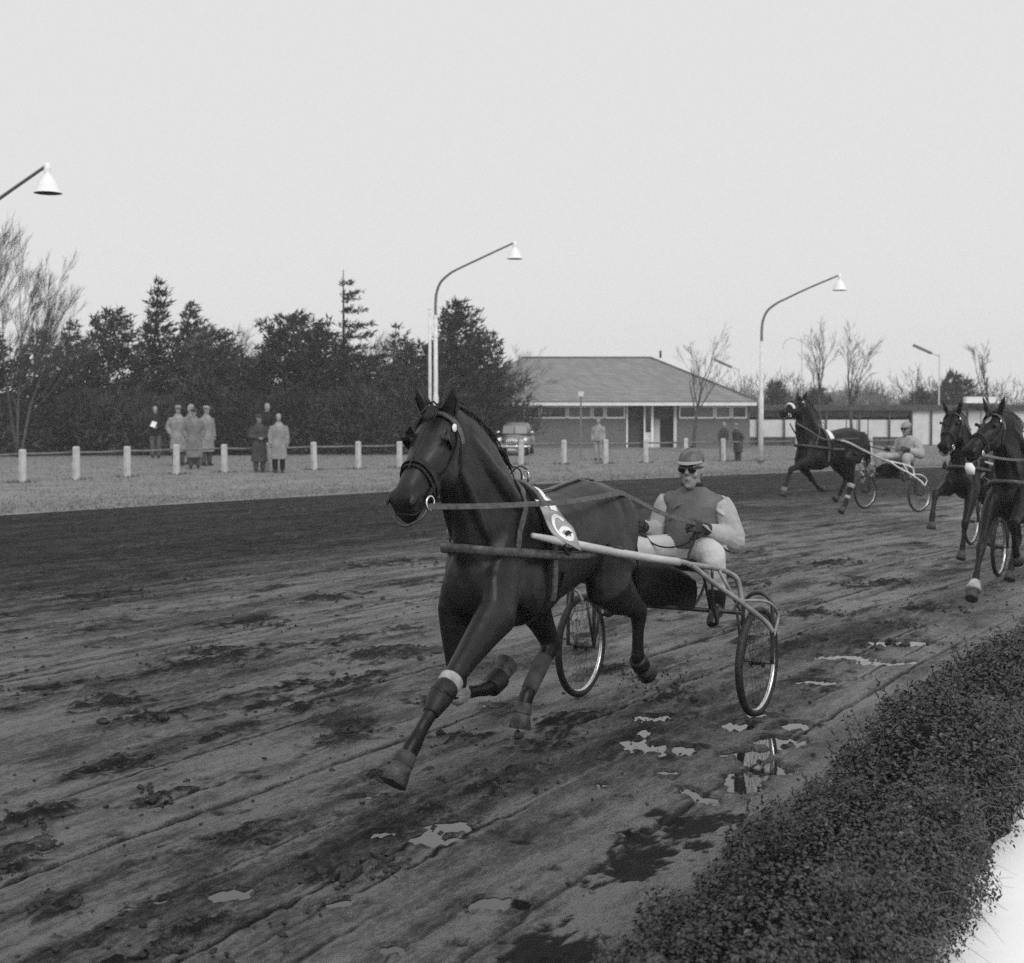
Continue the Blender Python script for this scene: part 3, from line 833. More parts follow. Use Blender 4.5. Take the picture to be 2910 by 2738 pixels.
# ================================================================== TREES
def tri_blades(P, Dr, Ln, W, rng):
    """one slim triangle per row: root P, direction Dr, length, width"""
    n = len(P)
    r = rng.normal(size=(n, 3)); s = np.cross(Dr, r); s /= np.linalg.norm(s, axis=1, keepdims=True) + 1e-9
    A = P - s * W[:, None] * 0.5; B = P + s * W[:, None] * 0.5; T = P + Dr * Ln[:, None]
    V = np.stack([A, B, T], 1).reshape(-1, 3)
    return V, np.arange(3 * n).reshape(-1, 3)

def conifer(label, X, Y, h, r, seed, n_wh=24, br=6, lean=0.06, up=0.45, base=0.03, blade=0.30, per=7, m='needle', group='conifers of the thicket', pw=0.75, crownpow=1.0, wind=0.35, z0=0.0):
    rng = np.random.default_rng(seed)
    t = thing('conifer', label, 'tree', (X, Y, z0), 0, group)
    def axis(z): return np.array([lean * h * (z / h) ** 1.5, 0, z])
    tr = [Vector(axis(h * k / 8)) for k in range(9)]; tr[0].z = -0.2
    Geo().add(tube(tr, [0.13 * h / 8 * (1 - 0.95 * k / 8) + 0.012 for k in range(9)], 7)).build('trunk', M['bark'], t, True)
    P = []; Dr = []; Ln = []; Wd = []; limbs = Geo()
    for k in range(n_wh):
        f = base + (1 - base) * (k + rng.uniform(-0.3, 0.3)) / n_wh
        f = min(max(f, base), 0.99)
        z = h * f
        L0 = r * max(1 - f ** crownpow, 0.0) ** pw + 0.12
        a0 = rng.uniform(0, 2 * PI)
        nb = max(3, int(round(br * (0.5 + 0.5 * (1 - f)))))
        for j in range(nb):
            a = a0 + 2 * PI * j / nb + rng.uniform(-0.35, 0.35)
            L = L0 * rng.uniform(0.55, 1.25)
            d = np.array([math.cos(a), math.sin(a), 0.0]); d[0] += wind * 0.6
            pts = []
            for q in range(7):
                s = q / 6
                pts.append(axis(z) + d * L * s + np.array([wind * 0.25 * L * s * s, 0, L * (up * s * s - 0.10 * s)]))
            if L > 0.5 and rng.random() < 0.6: limbs.add(tube([Vector(p) for p in pts[::2]], [0.03, 0.022, 0.014, 0.006], 4))
            nn = max(8, int(1.9 * per * L / 0.32))
            s = rng.uniform(0.12, 1.0, nn) ** 0.75
            idx = np.minimum((s * 6).astype(int), 5); fr = s * 6 - idx
            pa = np.array(pts); bp = pa[idx] * (1 - fr[:, None]) + pa[idx + 1] * fr[:, None]
            bp = bp + rng.normal(0, 0.06 + 0.05 * L, (nn, 3)) * np.array([1, 1, 0.6])
            td = pa[idx + 1] - pa[idx]; td /= np.linalg.norm(td, axis=1, keepdims=True) + 1e-9
            dd = td * 0.8 + rng.normal(0, 0.55, (nn, 3)) + np.array([0.15, 0, 0.18]); dd /= np.linalg.norm(dd, axis=1, keepdims=True)
            P.append(bp); Dr.append(dd); Ln.append(blade * rng.uniform(0.6, 1.4, nn)); Wd.append(blade * rng.uniform(0.22, 0.45, nn))
    o = limbs.build('branches', M['bark'], t); o['kind'] = 'stuff'
    P = np.concatenate(P); Dr = np.concatenate(Dr); Ln = np.concatenate(Ln); Wd = np.concatenate(Wd)
    V, F = tri_blades(P, Dr, Ln, Wd, rng)
    mk_np('crown', V, F, M[m], t)
    return t

def bare_tree(label, X, Y, h, seed, stems=1, bend=(0.0, 0, 0.25), spread=0.45, depth=5, r0=0.09, m='twig', group='bare trees', first=0.35, cnt=(3, 5), ratio=0.62, name='bare_tree'):
    rng = random.Random(seed)
    t = thing(name, label, 'tree', (X, Y, 0), 0, group)
    tr = Geo(); tw = Geo()
    B = Vector(bend)
    def grow(p, d, L, r, lv):
        n = 4 if lv < 2 else 3
        pts = [p]; q = p.copy(); dd = d.copy()
        for i in range(n):
            dd = (dd + B * 0.22 + Vector((rng.gauss(0, .09), rng.gauss(0, .09), rng.gauss(0, .05)))).normalized()
            q = q + dd * (L / n); pts.append(q.copy())
        rr = [max(r * (1 - 0.55 * i / n), 0.0035) for i in range(n + 1)]
        (tr if lv < 2 else tw).add(tube(pts, rr, 6 if lv < 2 else 3))
        if lv >= depth: return
        k = rng.randint(*cnt)
        for i in range(k):
            f = first + (1 - first) * (i + rng.random()) / k
            idx = min(int(f * n), n - 1); w = f * n - idx
            s = pts[idx].lerp(pts[idx + 1], w)
            a = rng.uniform(0, 2 * PI); e = rng.uniform(0.35, 1.0) * spread * 1.6
            u = dd.orthogonal().normalized(); v = dd.cross(u)
            nd = (dd * math.cos(e) + (u * math.cos(a) + v * math.sin(a)) * math.sin(e)).normalized()
            grow(s, nd, L * ratio * rng.uniform(0.7, 1.15), max(r * (1 - 0.5 * f) * 0.55, 0.005), lv + 1)
    for s in range(stems):
        a = 2 * PI * s / max(stems, 1) + 0.4
        d = Vector((math.cos(a) * 0.22 * (stems > 1), math.sin(a) * 0.22 * (stems > 1), 1)).normalized()
        grow(Vector((0.06 * math.cos(a) * (stems > 1), 0.06 * math.sin(a) * (stems > 1), -0.1)), d, h * 0.55, r0, 0)
    tr.build('trunk', M['bark_pale'], t, True)
    tw.build('crown', M[m], t)
    return t

def bush(label, X, Y, w, h, seed, n=2600, blade=0.35, m='bush', group='distant bushes', name='bush', cat='bush', z0=0.0, up=0.5, dy=None, thin=1.0):
    rng = np.random.default_rng(seed)
    t = thing(name, label, cat, (X, Y, z0), 0, group)
    k = 7
    cx = rng.uniform(-0.5, 0.5, k) * w * 0.7; cz = rng.uniform(0.3, 0.72, k) * h; cr = rng.uniform(0.22, 0.42, k) * min(w, h * 1.6); cr = np.minimum(cr, h - cz * 0.6)
    cy = rng.uniform(-0.3, 0.3, k) * (dy or w * 0.6)
    i = rng.integers(0, k, n)
    q = rng.normal(size=(n, 3)); q /= np.linalg.norm(q, axis=1, keepdims=True)
    rr = rng.uniform(0.3, 1.0, n) ** 0.5
    P = np.stack([cx[i], cy[i], cz[i]], 1) + q * (cr[i] * rr)[:, None] * np.array([1.1, 1, 0.9])
    P[:, 2] = np.abs(P[:, 2]) 
    Dr = q * 0.6 + rng.normal(0, 0.5, (n, 3)) + np.array([0.1, 0, up]); Dr /= np.linalg.norm(Dr, axis=1, keepdims=True)
    V, F = tri_blades(P, Dr, blade * rng.uniform(0.5, 1.5, n), blade * thin * rng.uniform(0.12, 0.32, n), rng)
    mk_np('foliage', V, F, M[m], t)
    st = Geo()
    for j in range(6):
        st.add(tube([Vector((0.2 * math.cos(j), 0.2 * math.sin(j), -0.1)), Vector((cx[j] * 0.5, cy[j] * 0.5, cz[j] * 0.6)), Vector((cx[j], cy[j], cz[j]))], [0.05, 0.03, 0.012], 4))
    st.build('stems', M['bark'], t)
    return t

def place(px, Y, top_py):           # where a tree of this picture height stands
    X = (D(px) - PX) / PF * Y
    h = (1183 - D(top_py)) / PF * Y + CAM_H
    return X, Y, h

# (x px of trunk, distance, y px of top, radius, whorls, branches, label, opts) - x, y on the 1987 px print
THICKET = [
    (-40, 66, 640, 2.6, 22, 7, 'dark conifer cut by the left edge behind the bare tree', {}),
    (62, 69, 640, 2.0, 24, 6, 'ragged dark conifer just right of the bare tree trunks', dict(pw=0.6)),
    (118, 70, 622, 1.7, 24, 6, 'slim windswept conifer with one pointed tip beside the bare tree', dict(wind=0.55, lean=0.09)),
    (205, 68, 600, 2.3, 26, 7, 'dark conifer with short stubby leader left of the tall ragged one', dict(pw=0.55, crownpow=1.5)),
    (292, 69, 538, 2.2, 26, 7, 'tallest ragged conifer of the left group, thin whorled tip', dict(pw=0.95, crownpow=0.9)),
    (345, 71, 585, 2.3, 25, 7, 'bushy conifer leaning right above the four spectators', dict(wind=0.6, lean=0.10, pw=0.7)),
    (400, 68, 640, 2.2, 24, 7, 'broad low conifer right behind the group in overcoats', dict(pw=0.5, crownpow=1.6)),
    (458, 70, 690, 2.0, 22, 6, 'low conifer filling the dip in the treeline', dict(pw=0.55)),
    (545, 69, 612, 2.9, 26, 8, 'wide round-topped conifer behind the two men at the fence', dict(pw=0.5, crownpow=1.9)),
    (612, 71, 640, 2.2, 24, 7, 'dark conifer between the round one and the spire', dict(pw=0.55, crownpow=1.5)),
    (690, 69, 690, 2.5, 22, 7, 'low dense conifer under the spire tree', dict(pw=0.5, crownpow=1.8, m='needle_b')),
    (755, 72, 628, 2.0, 20, 5, 'thin layered conifer right of the spire', dict(pw=0.8, per=5)),
    (800, 69, 668, 2.4, 24, 7, 'dense conifer left of the lamp post', dict(pw=0.5, crownpow=1.7)),
    (868, 70, 580, 2.9, 28, 8, 'large dark conifer right of the lamp post, branches sweeping up', dict(pw=0.75, up=0.6, wind=0.45)),
    (915, 71, 645, 2.4, 25, 7, 'conifer with jagged right side next to the clubhouse roof', dict(pw=0.7, up=0.55, wind=0.5)),
]
for i, (px, Y, ty, r, wh, br, lab, kw) in enumerate(THICKET):
    X, Y, h = place(px, Y, ty)
    kw.setdefault('m', ['needle', 'needle_b', 'needle_c'][(i * 2 + i // 3) % 3])
    conifer(lab, X, Y, h, r, 100 + i, wh, br, **kw)
X, Y, h = place(668, 71, 526)
conifer('tall thin spruce spire with widely spaced branch tiers', X, Y, h, 2.7, 141, 12, 6, lean=0.0, up=0.30, base=0.28, per=8, blade=0.24, pw=0.95, wind=1.2)
for i, (px, Y, w, h, lab) in enumerate([(20, 65, 4.5, 2.6, 'dark undergrowth below the bare tree'), (160, 66, 5, 2.9, 'dark undergrowth left of the man with the paper'), (290, 66.5, 5, 2.6, 'dark undergrowth behind the man with the paper'), (420, 66.5, 5, 2.7, 'undergrowth between the two groups of spectators'),
                                     (520, 67, 5, 2.8, 'undergrowth behind the three spectators'), (640, 67.5, 5.5, 2.9, 'undergrowth right of the three spectators'), (740, 68, 5, 3.0, 'undergrowth left of the lamp posts'), (830, 68.5, 4.5, 3.0, 'undergrowth behind the head of the leading horse'), (898, 70.5, 2.6, 2.2, 'undergrowth left of the parked car')]):
    X = (D(px) - PX) / PF * Y
    bush(lab, X, Y, w, h, 200 + i, n=6500, blade=0.34, m=['undergrowth', 'needle_b', 'undergrowth', 'needle'][i % 4], group='undergrowth along the thicket')

X, Y, h = place(36, 63, 455)
bare_tree('tall bare birch with forked pale trunk, twigs swept to the right by wind', X, Y, h * 0.94, 36, 3, (0.26, 0, 0.5), 0.30, 5, 0.080, m='twig_dark', first=0.30, cnt=(4, 5), ratio=0.60, group=None, name='bare_birch')
for px, Y, ty, sd, lab in [(-18, 66, 500, 41, 'bare tree at the left edge behind the birch'), (95, 74, 610, 32, 'bare tree showing pale twigs behind the pointed conifer'), (395, 75, 585, 33, 'bare tree whose fine twigs fan above the dip in the conifers'), (440, 76, 640, 34, 'small bare tree in the dip of the treeline'),
                        (548, 76, 600, 37, 'bare twigs standing above the round-topped conifer'), (735, 78, 620, 35, 'bare tree behind the spruce spire'), (965, 80, 640, 36, 'bare tree beside the ridge of the clubhouse')]:
    X, Y, h = place(px, Y, ty)
    bare_tree(lab, X, Y, h * 0.86, sd, 2, (0.30, 0, 0.45), 0.42, 5, 0.06, group='bare trees behind the thicket', cnt=(3, 5))
for px, Y, ty, sd, lab in [(1347, 72, 662, 51, 'young bare tree in front of the clubhouse'), (1592, 70, 642, 52, 'bare forked tree rising behind the head of the far trotter'), (1657, 72, 648, 53, 'bare tree right of the forked one above the far sulky'), (1918, 71, 655, 54, 'bare tree above the heads of the two following horses'),
                        (1760, 95, 700, 55, 'faint bare tree left of the flat lamp')]:
    X, Y, h = place(px, Y, ty)
    bare_tree(lab, X, Y, h * 1.22, sd, 1, (0.0, 0, 0.42), 0.46, 4, 0.095, m='twig_dark', group='young bare trees by the stables', first=0.42, cnt=(4, 6), ratio=0.50)

# far beyond the stables
FAR = [(1425, 120, 738, 9, 'b'), (1478, 125, 748, 6, 'b'), (1512, 120, 764, 5, 'b'), (1562, 118, 718, 6, 'b'), (1628, 122, 712, 8, 'b'), (1678, 120, 716, 5, 'b'), (1724, 128, 762, 7, 'b'),
       (1832, 120, 742, 6, 'b'), (1880, 124, 742, 7, 'b'), (1790, 130, 770, 6, 'b'), (1946, 126, 764, 7, 'b'), (2010, 124, 755, 8, 'b')]
fl = ['hazy bush behind the right end of the clubhouse', 'hazy bushes right of the clubhouse roof', 'low hazy bush beside the right lamp post', 'hazy bush behind the head of the far trotter', 'broad hazy bush between the two bare trees', 'hazy bush right of the second bare tree',
      'low hazy bush above the stable roof middle', 'dark hazy bush under the flat lamp', 'hazy bush right of the flat lamp', 'hazy bush left of the flat lamp', 'hazy bush above the following horses', 'hazy bush at the right edge of the view']
for i, (px, Y, ty, w, k) in enumerate(FAR):
    X, Y, h = place(px, Y, ty)
    bush(fl[i], X, Y, w, h * 0.97, 300 + i, n=1700, blade=0.62, m='bush', group='hazy bushes beyond the stables', up=0.9, thin=0.45)
for i, (px, Y, ty, r, lab) in enumerate([(1497, 112, 742, 1.6, 'small dark conifer right of the right lamp post'), (1840, 112, 722, 2.8, 'dark conifer behind the stable below the flat lamp'), (1778, 110, 755, 2.2, 'squat conifer left of the flat lamp pole'), (1575, 112, 755, 2.0, 'squat conifer behind the neck of the far trotter')]):
    X, Y, h = place(px, Y, ty)
    conifer(lab, X, Y, h, r, 340 + i, 16, 6, group='far conifers behind the stables', blade=0.5, per=6, m='needle_b')
# a low dune closes the view on the right
v = []; f = []
n = 40
for i in range(n + 1):
    x = 26 + i * 1.6
    hh = 4.6 * math.exp(-((x - 36) / 9.0) ** 2) + 2.2 * math.exp(-((x - 62) / 14) ** 2)
    v += [(x, 138, -0.1), (x, 142, hh * 0.8), (x, 150, hh), (x, 170, -0.1)]
for i in range(n):
    for j in range(3): f.append((4 * i + j, 4 * i + 4 + j, 4 * i + 5 + j, 4 * i + 1 + j))
o = mk('hills', v, f, M['grass'], None, True); tag(o, kind='structure')

# small far lamps
def flat_lamp(label, px, py, Y, kind):
    p = atY(D(px), D(py), Y)
    t = thing('flat_lamp', label, 'lamp', (p.x, Y, 0), 0, 'small lamps beyond the track')
    if kind == 'hook':
        pts = [(0, 0, 0), (0, 0, p.z - 0.6), (-0.25, 0, p.z), (-0.8, 0, p.z + 0.12), (-1.2, 0, p.z - 0.2), (-1.28, 0, p.z - 0.6)]
        Geo().add(tube(smooth_path(pts, 5), 0.03, 6)).build('pole', M['white_wall'], t, True)
    else:
        Geo().add(tube(smooth_path([(0, 0, 0), (0, 0, p.z - 0.5), (-0.1, 0, p.z - 0.12), (-0.7, 0, p.z + 0.1)], 5), 0.045, 6)).build('pole', M['white_paint'], t, True)
        rot = Matrix.Rotation(rad(24), 3, 'Y')
        vv, ff = box(-0.75, -0.14, -0.07, 0.6, 0.14, 0.09)
        vv = [rot @ Vector(q) + Vector((-1.05, 0, p.z + 0.26)) for q in vv]
        o = Geo().add((vv, ff)).build('lamp_head', M['lamp_arm'], t)
        md = o.modifiers.new('b', 'BEVEL'); md.width = 0.04; md.segments = 2
flat_lamp('flat street lamp on a slim pole above the stable roof', 1823, 687, 92, 'flat')
flat_lamp('flat street lamp head showing over the clubhouse hip', 1434, 714, 100, 'flat')
flat_lamp('hooked lamp pole beside the forked bare tree', 1556, 660, 96, 'hook')

# ================================================================== HORSES
# horse frame: x forward, y to the horse's left, z up; origin on the ground under the sulky axle
def hsec(tp, bt, hw, y=0.0):
    c = Vector(((tp[0] + bt[0]) / 2, y, (tp[1] + bt[1]) / 2)); a = Vector(((tp[0] - bt[0]) / 2, 0, (tp[1] - bt[1]) / 2))
    return (c, a, Vector((0, hw, 0)))
TORSO = [((0.83, 1.29), (0.845, 1.14), 0.06), ((0.88, 1.37), (0.865, 1.05), 0.135), ((0.96, 1.435), (0.95, 0.985), 0.2), ((1.07, 1.482), (1.07, 0.94), 0.245), ((1.21, 1.495), (1.23, 0.925), 0.262), ((1.38, 1.475), (1.4, 0.93), 0.255), ((1.56, 1.448), (1.58, 0.885), 0.262), ((1.75, 1.44), (1.78, 0.835), 0.262), ((1.916, 1.475), (1.948, 0.8), 0.245), ((2.028, 1.515), (2.076, 0.775), 0.215), ((2.124, 1.52), (2.188, 0.785), 0.19), ((2.22, 1.46), (2.284, 0.83), 0.168), ((2.316, 1.36), (2.356, 0.87), 0.14), ((2.396, 1.22), (2.404, 0.93), 0.095), ((2.432, 1.12), (2.432, 1.0), 0.045)]
NECK = [((1.97, 1.49), (2.385, 0.98), 0.145), ((2.05, 1.585), (2.45, 1.15), 0.124), ((2.15, 1.69), (2.475, 1.31), 0.104), ((2.27, 1.79), (2.515, 1.43), 0.094), ((2.4, 1.865), (2.565, 1.53), 0.085), ((2.53, 1.905), (2.62, 1.6), 0.081), ((2.62, 1.905), (2.665, 1.66), 0.078)]
HEAD = [((2.6126, 1.896), (2.5853, 1.725), 0.074), ((2.6582, 1.8818), (2.5944, 1.6538), 0.105), ((2.7175, 1.82), (2.6172, 1.5873), 0.122), ((2.7677, 1.7582), (2.64, 1.5397), 0.118), ((2.8133, 1.706), (2.6856, 1.5018), 0.102), ((2.8543, 1.6585), (2.7358, 1.4733), 0.082), ((2.8908, 1.6158), (2.7859, 1.4447), 0.071), ((2.9318, 1.5682), (2.8315, 1.4115), 0.066), ((2.9638, 1.5255), (2.8726, 1.3878), 0.066), ((2.9838, 1.4856), (2.8999, 1.3754), 0.062), ((2.982, 1.4514), (2.9273, 1.3754), 0.048), ((2.9665, 1.4286), (2.9455, 1.3906), 0.025)]
FPROF = [(0, 0, 0.13, 0.06, 0), (0, 0.5, 0.14, 0.075, 0), (1, 0, 0.13, 0.08, 0), (1, 0.22, 0.1, 0.072, 0.01), (1, 0.55, 0.07, 0.058, 0.006), (1, 0.82, 0.053, 0.048, 0), (2, -0.02, 0.054, 0.05, 0.005), (2, 0.1, 0.047, 0.044, 0.004), (2, 0.28, 0.036, 0.032, 0), (2, 0.65, 0.034, 0.029, 0), (2, 0.9, 0.045, 0.038, -0.004), (3, 0.15, 0.043, 0.037, -0.004), (3, 0.6, 0.036, 0.035, 0), (3, 1, 0.045, 0.045, 0)]
HPROF = [(0, 0, 0.22, 0.1, 0), (0, 0.5, 0.25, 0.12, 0), (1, 0, 0.185, 0.112, 0), (1, 0.3, 0.132, 0.088, -0.008), (1, 0.65, 0.086, 0.063, -0.01), (1, 0.9, 0.067, 0.052, -0.01), (2, 0, 0.067, 0.052, -0.008), (2, 0.12, 0.058, 0.046, -0.004), (2, 0.35, 0.043, 0.035, 0), (2, 0.75, 0.04, 0.034, 0), (2, 0.95, 0.05, 0.041, -0.005), (3, 0.2, 0.045, 0.038, -0.004), (3, 0.6, 0.037, 0.036, 0), (3, 1, 0.047, 0.047, 0)]
def leg(j, prof):
    j = [Vector(p) for p in j]; secs = []; pts = []
    for s, t, rd, rw, off in prof:
        p = j[s].lerp(j[s + 1], t); pts.append((p, rd, rw, off))
    for i, (p, rd, rw, off) in enumerate(pts):
        d = (pts[min(i + 1, len(pts) - 1)][0] - pts[max(i - 1, 0)][0]); d.normalize()
        a = d.cross(Vector((0, 1, 0))).normalized(); b = d.cross(a).normalized()
        secs.append((p + a * off, a * rd, b * rw))
    return eloft(secs, 14)

def ang_w(x, a, b):
    t = min(max((x - a) / (b - a), 0), 1); return t * t * (3 - 2 * t)

def make_warp(neck_up=0.0, head_nod=0.0, yaw=0.0, stretch=0.0):
    """turns neck and head about the withers and the poll (degrees)"""
    nb = Vector((2.20, 0, 1.28)); nd = Vector((0.52, 0, 0.85)).normalized(); pol = Vector((2.62, 0, 1.80)); hd = Vector((0.62, 0, -0.78)).normalized()
    def w(p):
        p = Vector(p); s = (p - nb).dot(nd)
        k = ang_w(s, -0.05, 0.42) if p.z > 1.0 else 0.0
        s2 = (p - pol).dot(hd); up = ang_w((p - nb).dot(nd), 0.18, 0.40)
        kh = max(ang_w(s2, -0.12, 0.20), 0.0) * (1 if p.x > 2.45 else 0) * (1.0 if p.z > 1.25 else 0.0) if p.x > 2.5 else 0.0
        if p.z > 1.80 and p.x > 2.5: kh = max(kh, 0.6)
        q = p
        if head_nod and kh: q = pol + Matrix.Rotation(rad(-head_nod) * kh, 3, 'Y') @ (q - pol)
        if yaw and k:
            c = Vector((2.48, 0, 0)); q = c + Matrix.Rotation(rad(yaw) * max(ang_w((p - nb).dot(nd), 0.15, 0.55), kh), 3, 'Z') @ (q - c)
        if neck_up and k: q = nb + Matrix.Rotation(rad(-neck_up) * k, 3, 'Y') @ (q - nb)
        return q
    return w

def bvh_of(o):
    me = o.data
    return BVHTree.FromPolygons([v.co.copy() for v in me.vertices], [tuple(p.vertices) for p in me.polygons])

def conform(bvh, pts, off):
    out = []; nr = []
    for p in pts:
        c, n, i, d = bvh.find_nearest(Vector(p))
        if (Vector(p) - c).dot(n) < 0 and False: n = -n
        out.append(c + n * off); nr.append(n)
    return out, nr

def ring(bvh, c, a, b, off, n=28, t0=0.0, t1=2 * PI):
    """points round a body section, laid on the skin"""
    c, a, b = Vector(c), Vector(a), Vector(b); out = []; nr = []
    full = abs(t1 - t0 - 2 * PI) < 1e-6
    for j in range(n if full else n + 1):
        t = t0 + (t1 - t0) * j / n
        d = a * math.cos(t) + b * math.sin(t)
        h, nn, i, dist = bvh.ray_cast(c, d.normalized(), d.length * 2.2)
        if h is None: h = c + d; nn = d.normalized()
        out.append(h + d.normalized() * off); nr.append(d.normalized())
    return out, nr

def build_horse(label, O, theta, pose, coat='coat', warp=None, voxel=0.011, detail=True, cfg=None):
    cfg = cfg or {}
    W = warp or (lambda p: Vector(p))
    a = rad(theta)
    t = thing('horse', label, 'horse', (O[0], O[1], 0), math.atan2(-math.cos(a), -math.sin(a)), 'trotting horses in the race')
    sh = [eloft([hsec(*s) for s in TORSO], 22, 2.25), eloft([hsec(*s) for s in NECK], 18), eloft([hsec(*s) for s in HEAD], 18, 2.3)]
    # cheek, eye brow, nostril flare, shoulder and quarter muscles
    for s in (-1, 1):
        sh.append(ellipsoid((2.70, s * 0.060, 1.605), .100, .062, .110, 12, 8))
        sh.append(ellipsoid((2.772, s * 0.108, 1.752), .034, .016, .024, 10, 6))
        sh.append(ellipsoid((2.950, s * 0.050, 1.482), .034, .024, .042, 10, 6, Matrix.Rotation(rad(-30), 3, 'Y')))
        if s > 0: sh.append(ellipsoid((2.895, 0, 1.392), .045, .044, .026, 10, 8, Matrix.Rotation(rad(35), 3, 'Y')))
        sh.append(ellipsoid((2.19, s * 0.128, 1.13), .17, .065, .24, 12, 8, Matrix.Rotation(rad(-28), 3, 'Y')))
        sh.append(ellipsoid((2.31, s * 0.082, 1.02), .115, .080, .165, 12, 8))
        sh.append(ellipsoid((2.06, s * 0.185, 1.00), .17, .055, .15, 12, 8, Matrix.Rotation(rad(20), 3, 'Y')))
        sh.append(tube(smooth_path([(2.55, s * .062, 1.60), (2.46, s * .082, 1.42), (2.36, s * .10, 1.24)], 4), [.012, .018, .022, .026, .028, .028, .026, .022, .012], 8))
        sh.append(tube(smooth_path([(2.50, s * .058, 1.76), (2.34, s * .085, 1.60), (2.18, s * .125, 1.44), (2.08, s * .16, 1.32)], 4), [.02, .03, .036, .042, .046, .048, .050, .050, .048, .044, .040, .034, .02], 8))
        sh.append(ellipsoid((1.07, s * 0.16, 1.20), .22, .10, .24, 14, 10))
        # ears
        e0 = Vector((2.655, s * 0.066, 1.872)); e1 = Vector((2.69, s * (0.112 + .5 * cfg.get('ear', 0.0)), 1.998 + cfg.get('ear', 0.0)))
        d = (e1 - e0); fr = Vector((0.80, s * 0.55, -0.1)); fr = (fr - d.normalized() * fr.dot(d.normalized())).normalized(); sd = d.normalized().cross(fr)
        sh.append(eloft([(e0 - d * .25, sd * .026, fr * .022), (e0 + d * .12, sd * .034, fr * .022), (e0 + d * .38, sd * .038, fr * .018), (e0 + d * .68, sd * .028, fr * .014), (e0 + d * .9, sd * .014, fr * .010), (e1, sd * .006, fr * .006)], 12))
    hooves = []
    for key, prof, s in (('LF', FPROF, 1), ('RF', FPROF, -1), ('LH', HPROF, 1), ('RH', HPROF, -1)):
        J = pose[key]
        sh.append(leg(J[:5], prof))
        if key[1] == 'H':
            h = Vector(J[2]); st = Vector(J[1]); ca = Vector(J[3])
            u = ((h - st).normalized() + (h - ca).normalized()).normalized()
            sh.append(ellipsoid(h + u * 0.045, .034, .026, .045, 8, 6))
        hooves.append((Vector(J[4]), Vector(J[5])))
    body = remesh('body', sh, voxel, int(7 * .011 / voxel) + 2, M[coat], t, W)
    bv = bvh_of(body)
    wf = lambda p: W(Vector(p))
    for cor, toe in hooves:
        d = (toe - cor); L = d.length; d.normalize(); fr = Vector((0, 1, 0)).cross(d); fr = fr if fr.x > 0 else -fr
        bb = d.cross(fr)
        Geo().add(eloft([(cor - d * .015, fr * .046, bb * .045), (cor + d * .02, fr * .052, bb * .050), (cor + d * L * .98, fr * .067, bb * .061), (cor + d * L, fr * .060, bb * .055)], 14)).build('hoof', M['hoof'], t, True)
    rng = random.Random(int(O[0] * 100))
    # eyes, nostrils
    for s in (-1, 1):
        Geo().add([ (v, f) for v, f in [ellipsoid((2.762, s * 0.119, 1.747), .021, .009, .017, 10, 8)]][0]).build('eye', M['eye'], t, True).data.transform(Matrix.Identity(4))
    if warp:
        for o in t.children:
            if o.name.startswith('eye'):
                for v in o.data.vertices: v.co = W(v.co)
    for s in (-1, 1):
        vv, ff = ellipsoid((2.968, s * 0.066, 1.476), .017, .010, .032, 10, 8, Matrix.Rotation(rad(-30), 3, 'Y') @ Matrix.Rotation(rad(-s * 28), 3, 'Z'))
        Geo().add(([W(v) for v in vv], ff)).build('nostril', M['mane'], t, True)  # dark blob stands in for the shaded hollow of the nostril
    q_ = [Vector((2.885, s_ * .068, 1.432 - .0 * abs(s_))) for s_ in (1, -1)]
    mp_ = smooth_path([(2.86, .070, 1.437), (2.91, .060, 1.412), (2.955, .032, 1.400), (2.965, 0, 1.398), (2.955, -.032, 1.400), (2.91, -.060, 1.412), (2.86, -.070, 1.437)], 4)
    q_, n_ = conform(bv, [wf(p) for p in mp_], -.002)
    Geo().add(tube(q_, .0065, 6)).build('mouth', M['mane'], t, True)  # dark line stands in for the shadow between the lips
    # mane: ragged locks along the crest
    g = Geo()
    crest = smooth_path([Vector((s[0][0], 0, s[0][1])) for s in NECK] + [Vector((2.68, 0, 1.93))], 8)
    ck = crest[int(.13 * len(crest)):-4]
    cn = [bv.find_nearest(W(p)) for p in ck]
    g.add(tube([q_[0] + q_[1] * .002 for q_ in cn], [.006 + .019 * min(1, i / 5, (len(ck) - 1 - i) / 5) for i in range(len(ck))], 8))
    nm = 1000 if detail else 260
    for i in range(nm):
        f = (.16 + .839 * rng.random()) * (len(crest) - 1); k = int(f); p = crest[k].lerp(crest[k + 1], f - k)
        side = -1 if rng.random() < 0.9 else 1
        L = rng.uniform(0.035, 0.095); r0 = bv.find_nearest(W(p))[0] + Vector((rng.gauss(0, .008), side * rng.uniform(0, .016), -0.004))
        back = Vector((-0.62, 0, 0.40)).normalized()
        p1 = r0 + back * .020 + Vector((0, side * .012, .0)); p2 = p1 + Vector((-.30, side * 0.35, -0.40)).normalized() * L * 0.40; p3 = p2 + Vector((-.40, side * .10, -.80)).normalized() * L * .5
        g.add(tube([r0, p1, p2, p3], [.005, .0048, .0034, .001], 3))
    for i in range(14 if detail else 6):
        r0 = Vector((2.685, rng.uniform(-.025, .025), 1.893)); p1 = r0 + Vector((.030, rng.gauss(0, .012), .0)); p2 = p1 + Vector((.025, rng.gauss(0, .015), -.035)); p3 = p2 + Vector((.02, rng.gauss(0, .015), -.03))
        g.add(tube([W(r0), W(p1), W(p2), W(p3)], [.007, .006, .004, .0015], 4))
    g.build('mane', M['mane'], t, True)
    g = Geo()
